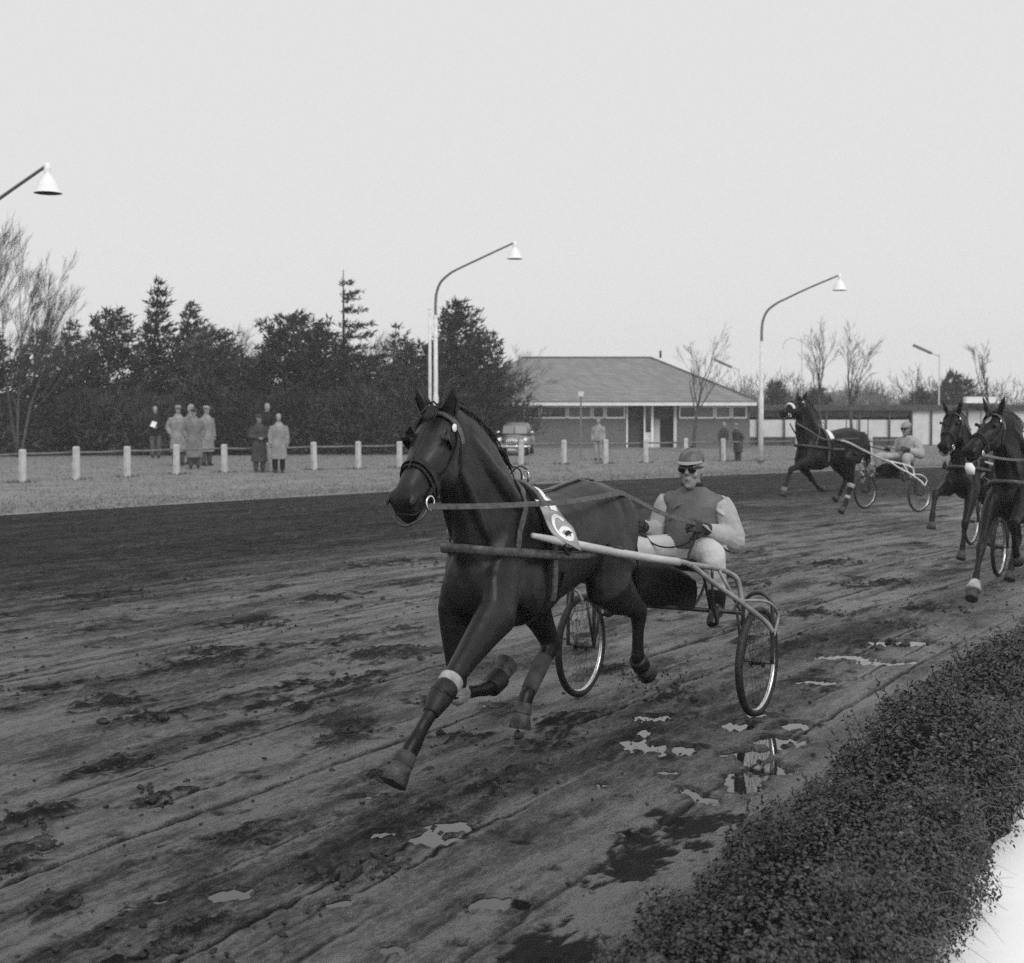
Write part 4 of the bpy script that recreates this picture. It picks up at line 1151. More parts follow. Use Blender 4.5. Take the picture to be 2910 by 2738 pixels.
    for i in range(60 if detail else 36):
        y = rng.gauss(0, .022); z = rng.gauss(0, .015)
        q = [Vector((0.85, y * .6, 1.37 + z)), Vector((0.76, y, 1.37 + z)), Vector((0.71 + rng.gauss(0, .015), y * 1.4, 1.25)), Vector((0.69 + rng.gauss(0, .02), y * 1.8, 1.05)), Vector((0.68 + rng.gauss(0, .03), y * 2.2, 0.84 + rng.gauss(0, .06)))]
        g.add(tube(q, [.018, .018, .016, .012, .003], 4))
    g.build('tail', M['mane'], t, True)

    # ---------------- bridle
    def hring(i, f, off, w, name, m, par, t0=0.0, t1=2 * PI):
        s0, s1 = hsec(*HEAD[i]), hsec(*HEAD[i + 1])
        c = s0[0].lerp(s1[0], f); aa = s0[1].lerp(s1[1], f); b_ = s0[2].lerp(s1[2], f)
        cw = wf(c); aw = wf(c + aa) - cw; bw_ = wf(c + b_) - cw
        p, n = ring(bv, cw, aw, bw_, off, 28, t0, t1)
        full = abs(t1 - t0 - 2 * PI) < 1e-6
        return Geo().add(strap(p, n, w, .008, full)).build(name, m, par, False), p, n
    br, _, _ = hring(0, 0.9, .004, .022, 'bridle', M['leather'], t)
    hring(1, 0.45, .010, .030, 'browband', M[cfg.get('brow', 'leather_worn')], br, -1.7, 1.7)
    nb_, pn, nn = hring(5, 0.3, .006, .032, 'noseband', M[cfg.get('nose', 'leather')], br)
    hring(5, 0.85, .005, .014, 'nose_strap', M['leather'], br)
    def hp(fr_, y, z): return Vector((fr_, y, z))
    for s in (-1, 1):
        pts = [hp(2.66, s * .10, 1.85), hp(2.685, s * .14, 1.72), hp(2.76, s * .125, 1.60), hp(2.82, s * .10, 1.53), hp(2.86, s * .085, 1.465)]
        q, n_ = conform(bv, [wf(p) for p in smooth_path(pts, 5)], .005)
        Geo().add(strap(q, n_, .022, .007)).build('cheek_strap', M['leather'], br)
        pts = [hp(2.66, s * .085, 1.85), hp(2.65, s * .11, 1.72), hp(2.645, s * .09, 1.60), hp(2.66, 0.0, 1.535)]
        q, n_ = conform(bv, [wf(p) for p in smooth_path(pts, 5)], .005)
        Geo().add(strap(q, n_, .018, .006)).build('throat_strap', M['leather'], br)
        # blinker cup
        if cfg.get('blinker', True):
            c = Vector((2.755, s * .098, 1.722)); g = Geo()
            V = []; F = []
            na, nb2 = 7, 6
            for i in range(na):
                for j in range(nb2):
                    u = -1 + 2 * i / (na - 1); v_ = j / (nb2 - 1)
                    up = Vector((0.62, 0, 0.78)); fw = Vector((0.78, 0, -0.62))
                    p = c + up * (u * .052 * (1 - .2 * v_)) + fw * (v_ * .060 - .062) + Vector((0, s * (.001 + .028 * v_ * (1 - .35 * u * u)), 0))
                    V.append(wf(p)); V.append(wf(p + Vector((0, s * .006, 0))))
            def id_(i, j, k): return (i * nb2 + j) * 2 + k
            for i in range(na - 1):
                for j in range(nb2 - 1):
                    F.append((id_(i, j, 0), id_(i, j + 1, 0), id_(i + 1, j + 1, 0), id_(i + 1, j, 0))); F.append((id_(i, j, 1), id_(i + 1, j, 1), id_(i + 1, j + 1, 1), id_(i, j + 1, 1)))
            mk('blinker', V, F, M['leather'], br, True)
        # bit ring and rosette
        cc = wf(Vector((2.865, s * .084, 1.455)))
        pts = [cc + Vector((.032 * math.cos(k * PI / 8), s * .006, .032 * math.sin(k * PI / 8))) for k in range(16)]
        Geo().add(tube(pts, .0055, 6, True)).build('bit_ring', M['metal'], br, True)
        q, n_ = conform(bv, [wf(Vector((2.69, s * .12, 1.80)))], .012)
        if s > 0: Geo().add(ellipsoid(q[0], .020, .008, .020, 10, 6)).build('rosette', M['cloth_white'] if detail else M['metal'], br, True)
    # chin strap under the jaw
    pts = [hp(2.865, .084, 1.45), hp(2.91, .072, 1.39), hp(2.935, 0, 1.352), hp(2.91, -.072, 1.39), hp(2.865, -.084, 1.45)]
    Geo().add(tube([wf(p) for p in smooth_path(pts, 5)], .0075, 6)).build('chin_strap', M['leather_worn'], br, True)
    if cfg.get('shadow_roll'):
        s0 = hsec(*HEAD[5]); cw = wf(s0[0]); aw = wf(s0[0] + s0[1]) - cw; bw_ = wf(s0[0] + s0[2]) - cw
        p_, n_ = ring(bv, cw, aw, bw_, .012, 16, -1.25, 1.25)
        Geo().add(tube(p_, .026, 8)).build('sheepskin_roll', M['cloth_white'], br, True)
    if cfg.get('star'):
        V_ = []; F_ = []
        for i in range(14):
            th_ = 2 * PI * i / 14
            q_, n2_ = conform(bv, [wf(Vector((2.765 + .035 * math.cos(th_), .0 + .030 * math.sin(th_), 1.83 - .042 * math.cos(th_))))], .004); V_.append(q_[0])
        q_, n2_ = conform(bv, [wf(Vector((2.775, 0, 1.835)))], .006); V_.append(q_[0])
        mk('star', V_, [(i, (i + 1) % 14, 14) for i in range(14)], M['cloth_grey'], t, True)
    if cfg.get('chin_tag'):
        c_ = wf(Vector((2.96, -.01, 1.33)))
        Geo().add(eloft([(c_ + Vector((0, .02, .02)), (.02, 0, 0), (0, .03, 0)), (c_ + Vector((0, .03, -.03)), (.03, 0, 0), (0, .05, 0)), (c_ + Vector((0, .04, -.09)), (.012, 0, 0), (0, .035, 0))], 10)).build('tag', M['cloth_white'], br, True)
    # overcheck rein from the poll to the saddle hook
    pts = [hp(2.905, 0, 1.615), hp(2.83, 0, 1.715), hp(2.735, 0, 1.84), hp(2.64, 0, 1.915), hp(2.50, 0.012, 1.925), hp(2.25, 0.02, 1.80), hp(2.08, 0.02, 1.635), hp(1.98, 0.01, 1.56), hp(1.94, 0, 1.52)]
    Geo().add(tube([wf(p) for p in smooth_path(pts, 6)], .004, 6)).build('check_rein', M['leather'], br, True)

    # ---------------- harness
    def bring(x, off, w, th, name, m, par, zc=1.14, hz=.40, hy=.33, lean=0.0, t0=0.0, t1=2 * PI, n=44):
        p, nn_ = ring(bv, Vector((x, 0, zc)), Vector((lean, 0, hz)), Vector((0, hy, 0)), off, n, t0, t1)
        full = abs(t1 - t0 - 2 * PI) < 1e-6
        return Geo().add(strap(p, nn_, w, th, full)).build(name, m, par, False)
    ha = bring(1.98, .004, .085, .020, 'harness', M['leather'], t, n=44)
    bring(1.98, .026, .045, .010, 'saddle_strap', M['leather_worn'], ha, n=44, t0=-2.2, t1=2.2)
    # strap in front of the saddle pad, from withers to the shaft loop
    for s in (-1, 1):
        pts = [Vector((2.00, s * .03, 1.53)), Vector((2.07, s * .15, 1.50)), Vector((2.16, s * .24, 1.41)), Vector((2.23, s * .28, 1.28)), Vector((2.25, s * .30, 1.20))]
        q, n_ = conform(bv, smooth_path(pts, 5), .006)
        Geo().add(strap(q, n_, .030, .008)).build('neck_strap', M['leather_worn'], ha)
        Geo().add(tube([Vector((1.98 + .045 * math.cos(k * PI / 6), s * .335, 1.215 + .055 * math.sin(k * PI / 6))) for k in range(12)], .010, 6, True)).build('shaft_loop', M['leather'], ha, True)
        Geo().add(tube([Vector((1.98, s * .09 + .018 * math.cos(k * PI / 6), 1.525 + .025 + .022 * math.sin(k * PI / 6))) for k in range(12)], .004, 5, True)).build('terret', M['metal'], ha, True)
        # big wire loops of the check hook
    for dx in (0.0, 0.07):
        pts = [Vector((2.06 - dx, .0, 1.53)), Vector((2.05 - dx, .01, 1.565)), Vector((1.99 - dx, .02, 1.592)), Vector((1.91 - dx, .02, 1.565)), Vector((1.87 - dx, 0, 1.50))]
        Geo().add(tube(smooth_path(pts, 6), .0042, 6)).build('check_loop', M['leather'], ha, True)
    # breast collar: round the chest, both sides back to the shafts
    half = [Vector((2.49, 0, 1.215)), Vector((2.47, .09, 1.21)), Vector((2.40, .145, 1.20)), Vector((2.27, .205, 1.185)), Vector((2.10, .255, 1.165)), Vector((1.90, .30, 1.14)), Vector((1.68, .325, 1.135))]
    pts = [Vector((p.x, -p.y, p.z)) for p in half[:0:-1]] + half
    sp_ = smooth_path(pts, 5)
    q = []; n_ = []
    for p in sp_:
        c0 = Vector((1.95, 0, p.z)); d0 = p - c0
        h, nn_, i, dist = bv.ray_cast(c0 + d0 * 3, -d0.normalized(), d0.length * 3)
        L0 = max(d0.length, ((h - c0).length + .012) if h else 0)
        q.append(c0 + d0.normalized() * L0); n_.append(d0.normalized())
    for _ in range(6):
        q = [q[0]] + [(q[k - 1] + q[k] * 2 + q[k + 1]) / 4 for k in range(1, len(q) - 1)] + [q[-1]]
    q = [p + n * .006 for p, n in zip(q, n_)]
    rings_ = []
    for k in range(len(q)):
        d0 = (q[min(k + 1, len(q) - 1)] - q[max(k - 1, 0)]).normalized(); b0 = d0.cross(n_[k]).normalized()
        rings_.append([q[k] + b0 * ((.023 if detail else .019) * math.cos(2 * PI * j / 10)) + n_[k] * (.010 * math.sin(2 * PI * j / 10)) for j in range(10)])
    Geo().add(rings_to_mesh(rings_)).build('breast_collar', M['leather_worn'], ha, True)
    pts = [Vector((1.96 - .1 * k, 0, 1.52)) for k in range(13)]
    q, n_ = conform(bv, pts, .006)
    Geo().add(strap(q, n_, .028, .008)).build('back_strap', M['leather_worn'], ha)
    bring(1.86, .004, .045, .012, 'girth', M['leather'], ha, zc=1.10, hz=.36, hy=.32, t0=PI * .55, t1=PI * 1.45)
    if cfg.get('number'):
        # number cloth hanging over the near flank: grey cloth, white figures
        V = []; F = []; nu_, nv_ = 9, 22
        grid = []
        fe = [(1.875, .0, 1.49), (1.99, .15, 1.43), (2.049, .225, 1.358), (2.093, .285, 1.289), (2.082, .325, 1.246), (1.998, .352, 1.205), (1.916, .365, 1.173)]
        be = [(1.79, .0, 1.478), (1.89, .13, 1.45), (1.914, .205, 1.415), (1.916, .27, 1.335), (1.917, .325, 1.282), (1.928, .352, 1.235), (1.912, .366, 1.172)]
        pf, pb = smooth_path(fe, 6), smooth_path(be, 6)
        nv_ = len(pf)
        for i in range(nv_):
            row = []
            for j in range(nu_):
                P_ = pf[i].lerp(pb[i], j / (nu_ - 1))
                c = Vector((P_.x, 0, 1.14)); d = (P_ - c).normalized()
                h, n0, ii, dist = bv.ray_cast(c, d, 0.8)
                if h is not None and (h - c).length + .016 > (P_ - c).length: P_ = h + d * .016
                row.append((P_, d))
            grid.append(row)
        for row in grid:
            for p, d in row: V.append(p)
        for row in grid:
            for p, d in row: V.append(p + d * .006)
        o_ = nu_ * nv_
        for i in range(nv_ - 1):
            for j in range(nu_ - 1):
                a_, b_, c_, d_ = i * nu_ + j, i * nu_ + j + 1, (i + 1) * nu_ + j + 1, (i + 1) * nu_ + j
                F.append((a_ + o_, b_ + o_, c_ + o_, d_ + o_)); F.append((d_, c_, b_, a_))
        for j in range(nu_ - 1):
            F.append((j, j + 1, o_ + j + 1, o_ + j)); k_ = (nv_ - 1) * nu_; F.append((k_ + j + 1, k_ + j, o_ + k_ + j, o_ + k_ + j + 1))
        for i in range(nv_ - 1):
            F.append((i * nu_, o_ + i * nu_, o_ + (i + 1) * nu_, (i + 1) * nu_)); k_ = nu_ - 1; F.append((i * nu_ + k_, (i + 1) * nu_ + k_, o_ + (i + 1) * nu_ + k_, o_ + i * nu_ + k_))
        nc = mk('number_cloth', V, F, M['cloth_grey'], t, True)
        def on(u, f):           # point on the cloth, u front to back, f from spine down
            x = min(max(u, 0), .999) * (nu_ - 1); y = min(max(f, 0), .999) * (nv_ - 1); i, j = int(y), int(x); fy, fx = y - i, x - j
            P = (grid[i][j][0] * (1 - fx) + grid[i][j + 1][0] * fx) * (1 - fy) + (grid[i + 1][j][0] * (1 - fx) + grid[i + 1][j + 1][0] * fx) * fy
            return P + grid[i][j][1] * .0075, grid[i][j][1]
        def stroke(pts, w, name, closed=False):
            pts2 = smooth_path([Vector((p[0], p[1], 0)) for p in pts], 6)
            P = []; N = []
            for p in pts2:
                a_, b_ = on(p.x, p.y); P.append(a_); N.append(b_)
            Geo().add(strap(P, N, w, .002)).build(name, M['cloth_white'], nc)
        stroke([(.26, .02), (.27, .10), (.28, .20), (.30, .30)], .085, 'digit')
        stroke([(.72, .16), (.74, .24), (.78, .33), (.70, .40)], .050, 'digit')
        stroke([(.84, .525), (.70, .455), (.44, .44), (.27, .50), (.22, .60), (.28, .72), (.48, .775), (.70, .745), (.74, .66), (.58, .60), (.36, .605), (.24, .64)], .024, 'digit')
    if cfg.get('white_tab'):
        pts = [Vector((1.90, .14, 1.47)), Vector((1.90, .21, 1.40)), Vector((1.89, .26, 1.32))]
        q, n_ = conform(bv, smooth_path(pts, 4), .03)
        Geo().add(strap(q, n_, .10, .006)).build('number_cloth', M['cloth_white'], t)
    # white boots
    for key, seg, f0, f1, r, *bm_ in cfg.get('boots', []):
        J = [Vector(p) for p in pose[key]]
        p0 = J[seg].lerp(J[seg + 1], f0); p1 = J[seg].lerp(J[seg + 1], f1); d = (p1 - p0).normalized(); u = Vector((0, 1, 0)).cross(d).normalized(); v_ = d.cross(u)
        Geo().add(eloft([(p0, u * r[0], v_ * r[0]), (p0.lerp(p1, .1), u * (r[0] + .004), v_ * (r[0] + .003)), (p0.lerp(p1, .9), u * (r[1] + .004), v_ * (r[1] + .003)), (p1, u * r[1], v_ * r[1])], 16)).build('leg_boot', M[bm_[0] if bm_ else 'bandage'], t, True)
    for key, jn, r in cfg.get('caps', []):
        Geo().add(ellipsoid(pose[key][jn], r, r * .95, r)).build('leg_boot', M['bandage'], t, True)
    return t, bv, wf

# ------------------------------------------------------------------ sulky
def build_sulky(label, O, theta, tw=0.61, shaft_tip=(1.98, .33, 1.215), steel='shaft_steel'):
    a = rad(theta)
    t = thing('sulky', label, 'sulky', (O[0], O[1], 0), math.atan2(-math.cos(a), -math.sin(a)), 'racing sulkies behind the horses')
    R = 0.34
    for s in (-1, 1):
        # wheel: tyre, rim, spokes, hub
        wy = s * tw
        def circ(rr, y=0.0, n=48): return [Vector((rr * math.cos(2 * PI * k / n), y, rr * math.sin(2 * PI * k / n))) for k in range(n)]
        w = Geo().add(tube([Vector((0, -.045, 0)), Vector((0, .045, 0))], .022, 10)).add(tube([Vector((0, -.042, 0)), Vector((0, -.034, 0))], .034, 12)).add(tube([Vector((0, .034, 0)), Vector((0, .042, 0))], .034, 12)).build('wheel', M['dark_steel'], t, True)
        w.location = (0, wy, R)
        Geo().add(tube(circ(R - .0235), .0235, 10, True)).build('tyre', M['rubber'], w, True)
        rings = []
        for k in range(48):
            c = Vector((math.cos(2 * PI * k / 48), 0, math.sin(2 * PI * k / 48)))
            rings.append([c * (R - .036) + Vector((0, .015, 0)), c * (R - .046) + Vector((0, .010, 0)), c * (R - .050), c * (R - .046) - Vector((0, .010, 0)), c * (R - .036) - Vector((0, .015, 0)), c * (R - .030)])
        Geo().add(rings_to_mesh(rings, True)).build('rim', M['chrome'], w, True)
        g = Geo()
        for k in range(36):
            th = 2 * PI * k / 36; ph = th + (0.30 if k % 4 < 2 else -0.30); y = .037 if k % 2 else -.037
            g.add(tube([Vector((.032 * math.cos(ph), y, .032 * math.sin(ph))), Vector(((R - .048) * math.cos(th), 0, (R - .048) * math.sin(th)))], .0014, 3))
        o = g.build('spokes', M['dark_steel'], w); o['kind'] = 'stuff'
        # fork that carries the wheel and hoops over it
        yi, yo = s * (tw - .095), s * (tw + .095)
        pts = [(0, yi, R), (0, yi, .62), (.0, s * (tw - .085), .70), (0, s * (tw - .04), .755), (0, s * (tw + .03), .762), (0, s * (tw + .085), .715), (.0, yo, .62), (0, yo, R)]
        Geo().add(tube(smooth_path(pts, 5), .0125, 8)).build('wheel_fork', M['dark_steel'], t, True)
        pts = [(.16, yi, .66), (.17, s * (tw - .06), .72), (.14, s * (tw + .02), .735), (.05, s * (tw + .09), .715), (-.10, yo, .62), (-.02, yo, .50)]
        Geo().add(tube(smooth_path(pts, 5), .010, 8)).build('guard_hoop', M[steel], t, True)
        Geo().add(tube([(0, yi - s * .01, R), (0, yo + s * .012, R)], .010, 8)).build('axle_pin', M['dark_steel'], t, True)
        Geo().add(tube([(.10, yi, .64), (.0, yi, R)], .009, 6)).add(tube([(-.12, yi, .63), (.0, yi, R)], .009, 6)).build('fork_brace', M['dark_steel'], t, True)
        # shaft in one sweep, pale wood ahead of the steel socket
        tip = Vector((shaft_tip[0] + (.27 if s > 0 else .15), s * shaft_tip[1] * .84, shaft_tip[2] + .055))
        st_ = Vector((shaft_tip[0], s * shaft_tip[1], shaft_tip[2])); en_ = Vector((.69, s * .38, 1.005))
        pts = [tip, st_, st_.lerp(en_, .33) + Vector((0, 0, -.006)), st_.lerp(en_, .68) + Vector((0, 0, -.006)), en_]
        sp_ = smooth_path(pts, 6)
        Geo().add(tube(sp_, [.013 + .010 * min(1, i / 6) for i in range(len(sp_))], 10)).build('shaft', M['shaft'], t, True)
        Geo().add(tube([Vector((1.52, s * .335, 1.15)), Vector((1.40, s * .34, 1.13))], .027, 10)).build('shaft_binding', M['leather'], t, True)
        Geo().add(tube(smooth_path([(.76, s * .372, 1.016), (.57, s * .40, .98), (.40, s * .47, .865), (.22, s * (tw - .05), .745), (.04, s * (tw + .06), .60), (-.0, s * (tw + .10), .53)], 5), .0165, 8)).build('lower_brace', M[steel], t, True)
        Geo().add(tube(smooth_path([(.60, s * .398, .985), (.40, s * .42, .955), (.17, s * .43, .915), (-.05, s * .45, .84), (-.06, s * .48, .72), (.0, yi, .62)], 5), .0165, 8)).build('upper_rail', M[steel], t, True)
        Geo().add(tube([(.20, s * .432, .915), (.06, s * .52, .66)], .011, 8)).build('strut', M[steel], t, True)
        # foot rest
        Geo().add(tube(smooth_path([(.30, s * .43, .93), (.26, s * .42, .72), (.14, s * .40, .585), (.06, s * .37, .575), (.02, s * .33, .60)], 4), .009, 6)).build('foot_rest', M['dark_steel'], t, True)
    yi = tw - .095
    Geo().add(tube([(0.0, -yi, .635), (0.0, yi, .635)], .0145, 8)).build('axle_bar', M['dark_steel'], t, True)
    Geo().add(tube([(-.05, -.45, .845), (-.16, -.3, .86), (-.2, 0, .865), (-.16, .3, .86), (-.05, .45, .845)], .0145, 8)).build('seat_bar', M['dark_steel'], t, True)
    for y in (-.16, .16):
        Geo().add(tube(smooth_path([(0, y, .635), (-.10, y, .66), (-.20, y, .72), (-.26, y, .80), (-.22, y, .865)], 5), .010, 6)).build('seat_spring', M['dark_steel'], t, True)
    st = Geo().add(eloft([((-.32, 0, .872), (.17, 0, 0), (0, .19, 0)), ((-.32, 0, .89), (.19, 0, 0), (0, .21, 0)), ((-.32, 0, .915), (.185, 0, 0), (0, .205, 0)), ((-.32, 0, .925), (.16, 0, 0), (0, .18, 0))], 24, 3)).build('seat', M['leather'], t, True)
    for y in (-.3, .3):
        Geo().add(tube([(0, y, .635), (.45, y * 1.42, .955)], .009, 6)).build('brace', M['dark_steel'], t, True)
    # oilcloth apron hung between the shafts against flying mud
    V = []; F = []; nu_, nv_ = 13, 8
    for k in (0, 1):
        for i in range(nv_):
            f = i / (nv_ - 1)
            for j in range(nu_):
                u = -1 + 2 * j / (nu_ - 1)
                zt = .935 - .10 * abs(u) ** 2.2; zb = .645
                V.append(Vector((.14 + .05 * math.sin(3 * u + 4 * f) * .5 - .10 * f + .008 * k, u * (.36 - .06 * f) * (.72), zt + (zb - zt) * f + .008 * math.sin(7 * u) * f)))
    n1 = nu_ * nv_
    for i in range(nv_ - 1):
        for j in range(nu_ - 1):
            q = i * nu_ + j; F.append((q, q + 1, q + nu_ + 1, q + nu_)); F.append((n1 + q + nu_, n1 + q + nu_ + 1, n1 + q + 1, n1 + q))
    for j in range(nu_ - 1): F.append((j + 1, j, n1 + j, n1 + j + 1))
    mk('mud_apron', V, F, M['apron'], t, True)
    return t

def pose(LF, RF, LH, RH):
    return {'LF': LF, 'RF': RF, 'LH': LH, 'RH': RH}
E1 = (2.22, .135, .90); E2 = (2.22, -.135, .90); S1 = (2.235, .118, 1.11); S2 = (2.235, -.118, 1.11)
H1 = (1.13, .160, 1.17); H2 = (1.13, -.160, 1.17)
POSE_LEAD = pose(
    [S1, (2.37, .15, .885), (2.875, .15, .578), (3.095, .13, .375), (3.15, .125, .315), (3.205, .115, .245)],
    [S2, (2.26, -.15, .885), (2.27, -.14, .455), (1.95, -.14, .43), (1.86, -.14, .475), (1.775, -.14, .535)],
    [H1, (1.22, .19, .91), (.745, .15, .70), (.735, .14, .425), (.665, .14, .365), (.585, .14, .315)],
    [H2, (1.52, -.19, .93), (1.29, -.14, .565), (1.60, -.13, .315), (1.635, -.13, .235), (1.655, -.13, .160)])
O_LEAD = (0.9826, 8.9082)
TH_LEAD = 30.0
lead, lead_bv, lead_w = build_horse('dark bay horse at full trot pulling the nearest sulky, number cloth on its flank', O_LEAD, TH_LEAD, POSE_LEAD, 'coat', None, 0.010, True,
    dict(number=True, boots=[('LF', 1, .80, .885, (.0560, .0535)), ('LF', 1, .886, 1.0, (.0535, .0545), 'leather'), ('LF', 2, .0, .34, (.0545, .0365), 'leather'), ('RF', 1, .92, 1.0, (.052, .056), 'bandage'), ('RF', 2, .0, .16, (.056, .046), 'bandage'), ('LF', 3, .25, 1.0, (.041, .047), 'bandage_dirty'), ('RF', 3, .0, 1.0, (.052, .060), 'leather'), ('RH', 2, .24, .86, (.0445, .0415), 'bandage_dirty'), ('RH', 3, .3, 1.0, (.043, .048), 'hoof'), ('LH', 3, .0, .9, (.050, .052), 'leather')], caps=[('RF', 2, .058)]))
lead_sulky = build_sulky('sulky of the nearest horse, wire wheels and pale wooden shafts', O_LEAD, TH_LEAD)

# the three following horses
POSE_FAR = pose(
    [S1, (2.36, .15, .95), (2.80, .15, .80), (2.94, .14, .52), (2.965, .14, .44), (2.99, .14, .365)],
    [S2, (2.24, -.15, .90), (1.98, -.13, .62), (1.79, -.12, .42), (1.71, -.12, .425), (1.63, -.12, .44)],
    [H1, (1.42, .20, .94), (1.27, .14, .52), (1.41, .13, .155), (1.46, .13, .095), (1.52, .13, .03)],
    [H2, (1.36, -.19, .94), (1.06, -.14, .60), (1.25, -.13, .34), (1.31, -.13, .28), (1.38, -.13, .23)])
O_FAR, TH_FAR = (7.46, 27.6), 54.0
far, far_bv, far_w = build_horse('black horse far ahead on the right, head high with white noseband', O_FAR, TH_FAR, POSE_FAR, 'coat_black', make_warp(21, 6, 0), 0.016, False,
    dict(white_tab=True, shadow_roll=True, boots=[('LH', 2, .0, .18, (.072, .058)), ('LF', 3, .1, 1, (.050, .054), 'bandage_pale'), ('LH', 2, .55, .70, (.05, .05))]))
far.scale = (1.085, 1.085, 1.085)
far_sulky = build_sulky('farthest sulky, white painted shafts, on the dark outer lane', O_FAR, TH_FAR, 0.66, (1.7, .33, 1.36), 'white_paint')
POSE_MID = pose(
    [S1, (2.30, .15, .89), (2.56, .14, .50), (2.62, .13, .20), (2.645, .13, .14), (2.68, .13, .06)],
    [S2, (2.38, -.15, .93), (2.86, -.14, .88), (3.00, -.13, .60), (3.015, -.13, .52), (3.03, -.13, .45)],
    [H1, (1.40, .20, .94), (1.20, .15, .56), (1.48, .14, .30), (1.53, .14, .23), (1.57, .14, .16)],
    [H2, (1.24, -.20, .93), (.80, -.15, .66), (.74, -.14, .36), (.68, -.14, .29), (.62, -.14, .23)])
O_MID, TH_MID = (7.09, 19.8), 36.0
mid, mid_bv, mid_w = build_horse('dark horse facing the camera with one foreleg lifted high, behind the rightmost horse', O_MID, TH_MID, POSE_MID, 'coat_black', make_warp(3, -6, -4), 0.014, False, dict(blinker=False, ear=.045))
mid_sulky = build_sulky('sulky mostly hidden behind the horse with the lifted foreleg', O_MID, TH_MID)
POSE_NEAR = pose(
    [S1, (2.42, .15, .94), (2.76, .15, .83), (2.62, .14, .55), (2.56, .14, .49), (2.49, .14, .43)],
    [S2, (2.42, -.15, .90), (2.80, -.14, .58), (3.06, -.13, .275), (3.12, -.13, .20), (3.19, -.13, .125)],
    [H1, (1.28, .20, .93), (.85, .15, .68), (.80, .14, .38), (.73, .14, .31), (.66, .14, .25)],
    [H2, (1.45, -.19, .93), (1.25, -.14, .55), (1.55, -.13, .29), (1.60, -.13, .22), (1.64, -.13, .15)])
O_NEAR, TH_NEAR = (6.134, 15.846), 32.0
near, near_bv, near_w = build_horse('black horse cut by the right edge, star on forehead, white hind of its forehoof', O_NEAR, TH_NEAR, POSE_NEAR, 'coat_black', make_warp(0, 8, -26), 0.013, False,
    dict(star=True, chin_tag=True, blinker=False, ear=.045, boots=[('RF', 3, -.1, 1.0, (.046, .074))]))
near['label'] = 'black horse cut by the right edge, pale star on its forehead and white boot'
near_sulky = build_sulky('sulky at the right edge of the view behind the horse with the star', O_NEAR, TH_NEAR)

# ================================================================== PEOPLE
def basis(f, up=Vector((0, 0, 1))):
    f = Vector(f).normalized(); l = up.cross(f).normalized(); u = f.cross(l).normalized()
    return f, l, u
HEADSEC = [(-.012, .070, .010, .026), (.008, .094, -.020, .040), (.035, .098, -.052, .052), (.070, .096, -.076, .061), (.105, .096, -.090, .068), (.145, .094, -.098, .073), (.180, .084, -.096, .071), (.208, .062, -.084, .060), (.228, .030, -.058, .042), (.238, .0, -.03, .018)]
def head_shapes(chin, f, up=Vector((0, 0, 1)), k=1.0):
    """chin = point under the jaw on the head's axis"""
    f, l, u = basis(f, up); sh = []; secs = []
    for z, fx, bx_, hw in HEADSEC:
        secs.append((chin + u * (z * k) + f * ((fx + bx_) / 2 * k), f * ((fx - bx_) / 2 * k), l * hw * k))
    sh.append(eloft(secs, 16, 2.3))
    R = Matrix((f, l, u)).transposed()
    sh.append(eloft([(chin + u * .142 * k + f * .092 * k, l * .009 * k, f * .010 * k), (chin + u * .118 * k + f * .103 * k, l * .012 * k, f * .014 * k), (chin + u * .096 * k + f * .110 * k, l * .017 * k, f * .017 * k), (chin + u * .086 * k + f * .100 * k, l * .015 * k, f * .010 * k)], 8))
    sh.append(ellipsoid(chin + u * .062 * k + f * .096 * k, .010 * k, .024 * k, .006 * k, 8, 6, R))
    sh.append(ellipsoid(chin + u * .050 * k + f * .094 * k, .010 * k, .021 * k, .006 * k, 8, 6, R))
    sh.append(ellipsoid(chin + u * .012 * k + f * .086 * k, .016 * k, .022 * k, .015 * k, 8, 6, R))
    for s in (-1, 1):
        sh.append(ellipsoid(chin + u * .105 * k + l * s * .074 * k - f * .012 * k, .018 * k, .009 * k, .031 * k, 8, 6, R))
        sh.append(ellipsoid(chin + u * .085 * k + l * s * .045 * k + f * .068 * k, .026 * k, .022 * k, .022 * k, 8, 6, R))
        sh.append(ellipsoid(chin + u * .142 * k + l * s * .030 * k + f * .088 * k, .010 * k, .026 * k, .009 * k, 8, 6, R))
    return sh

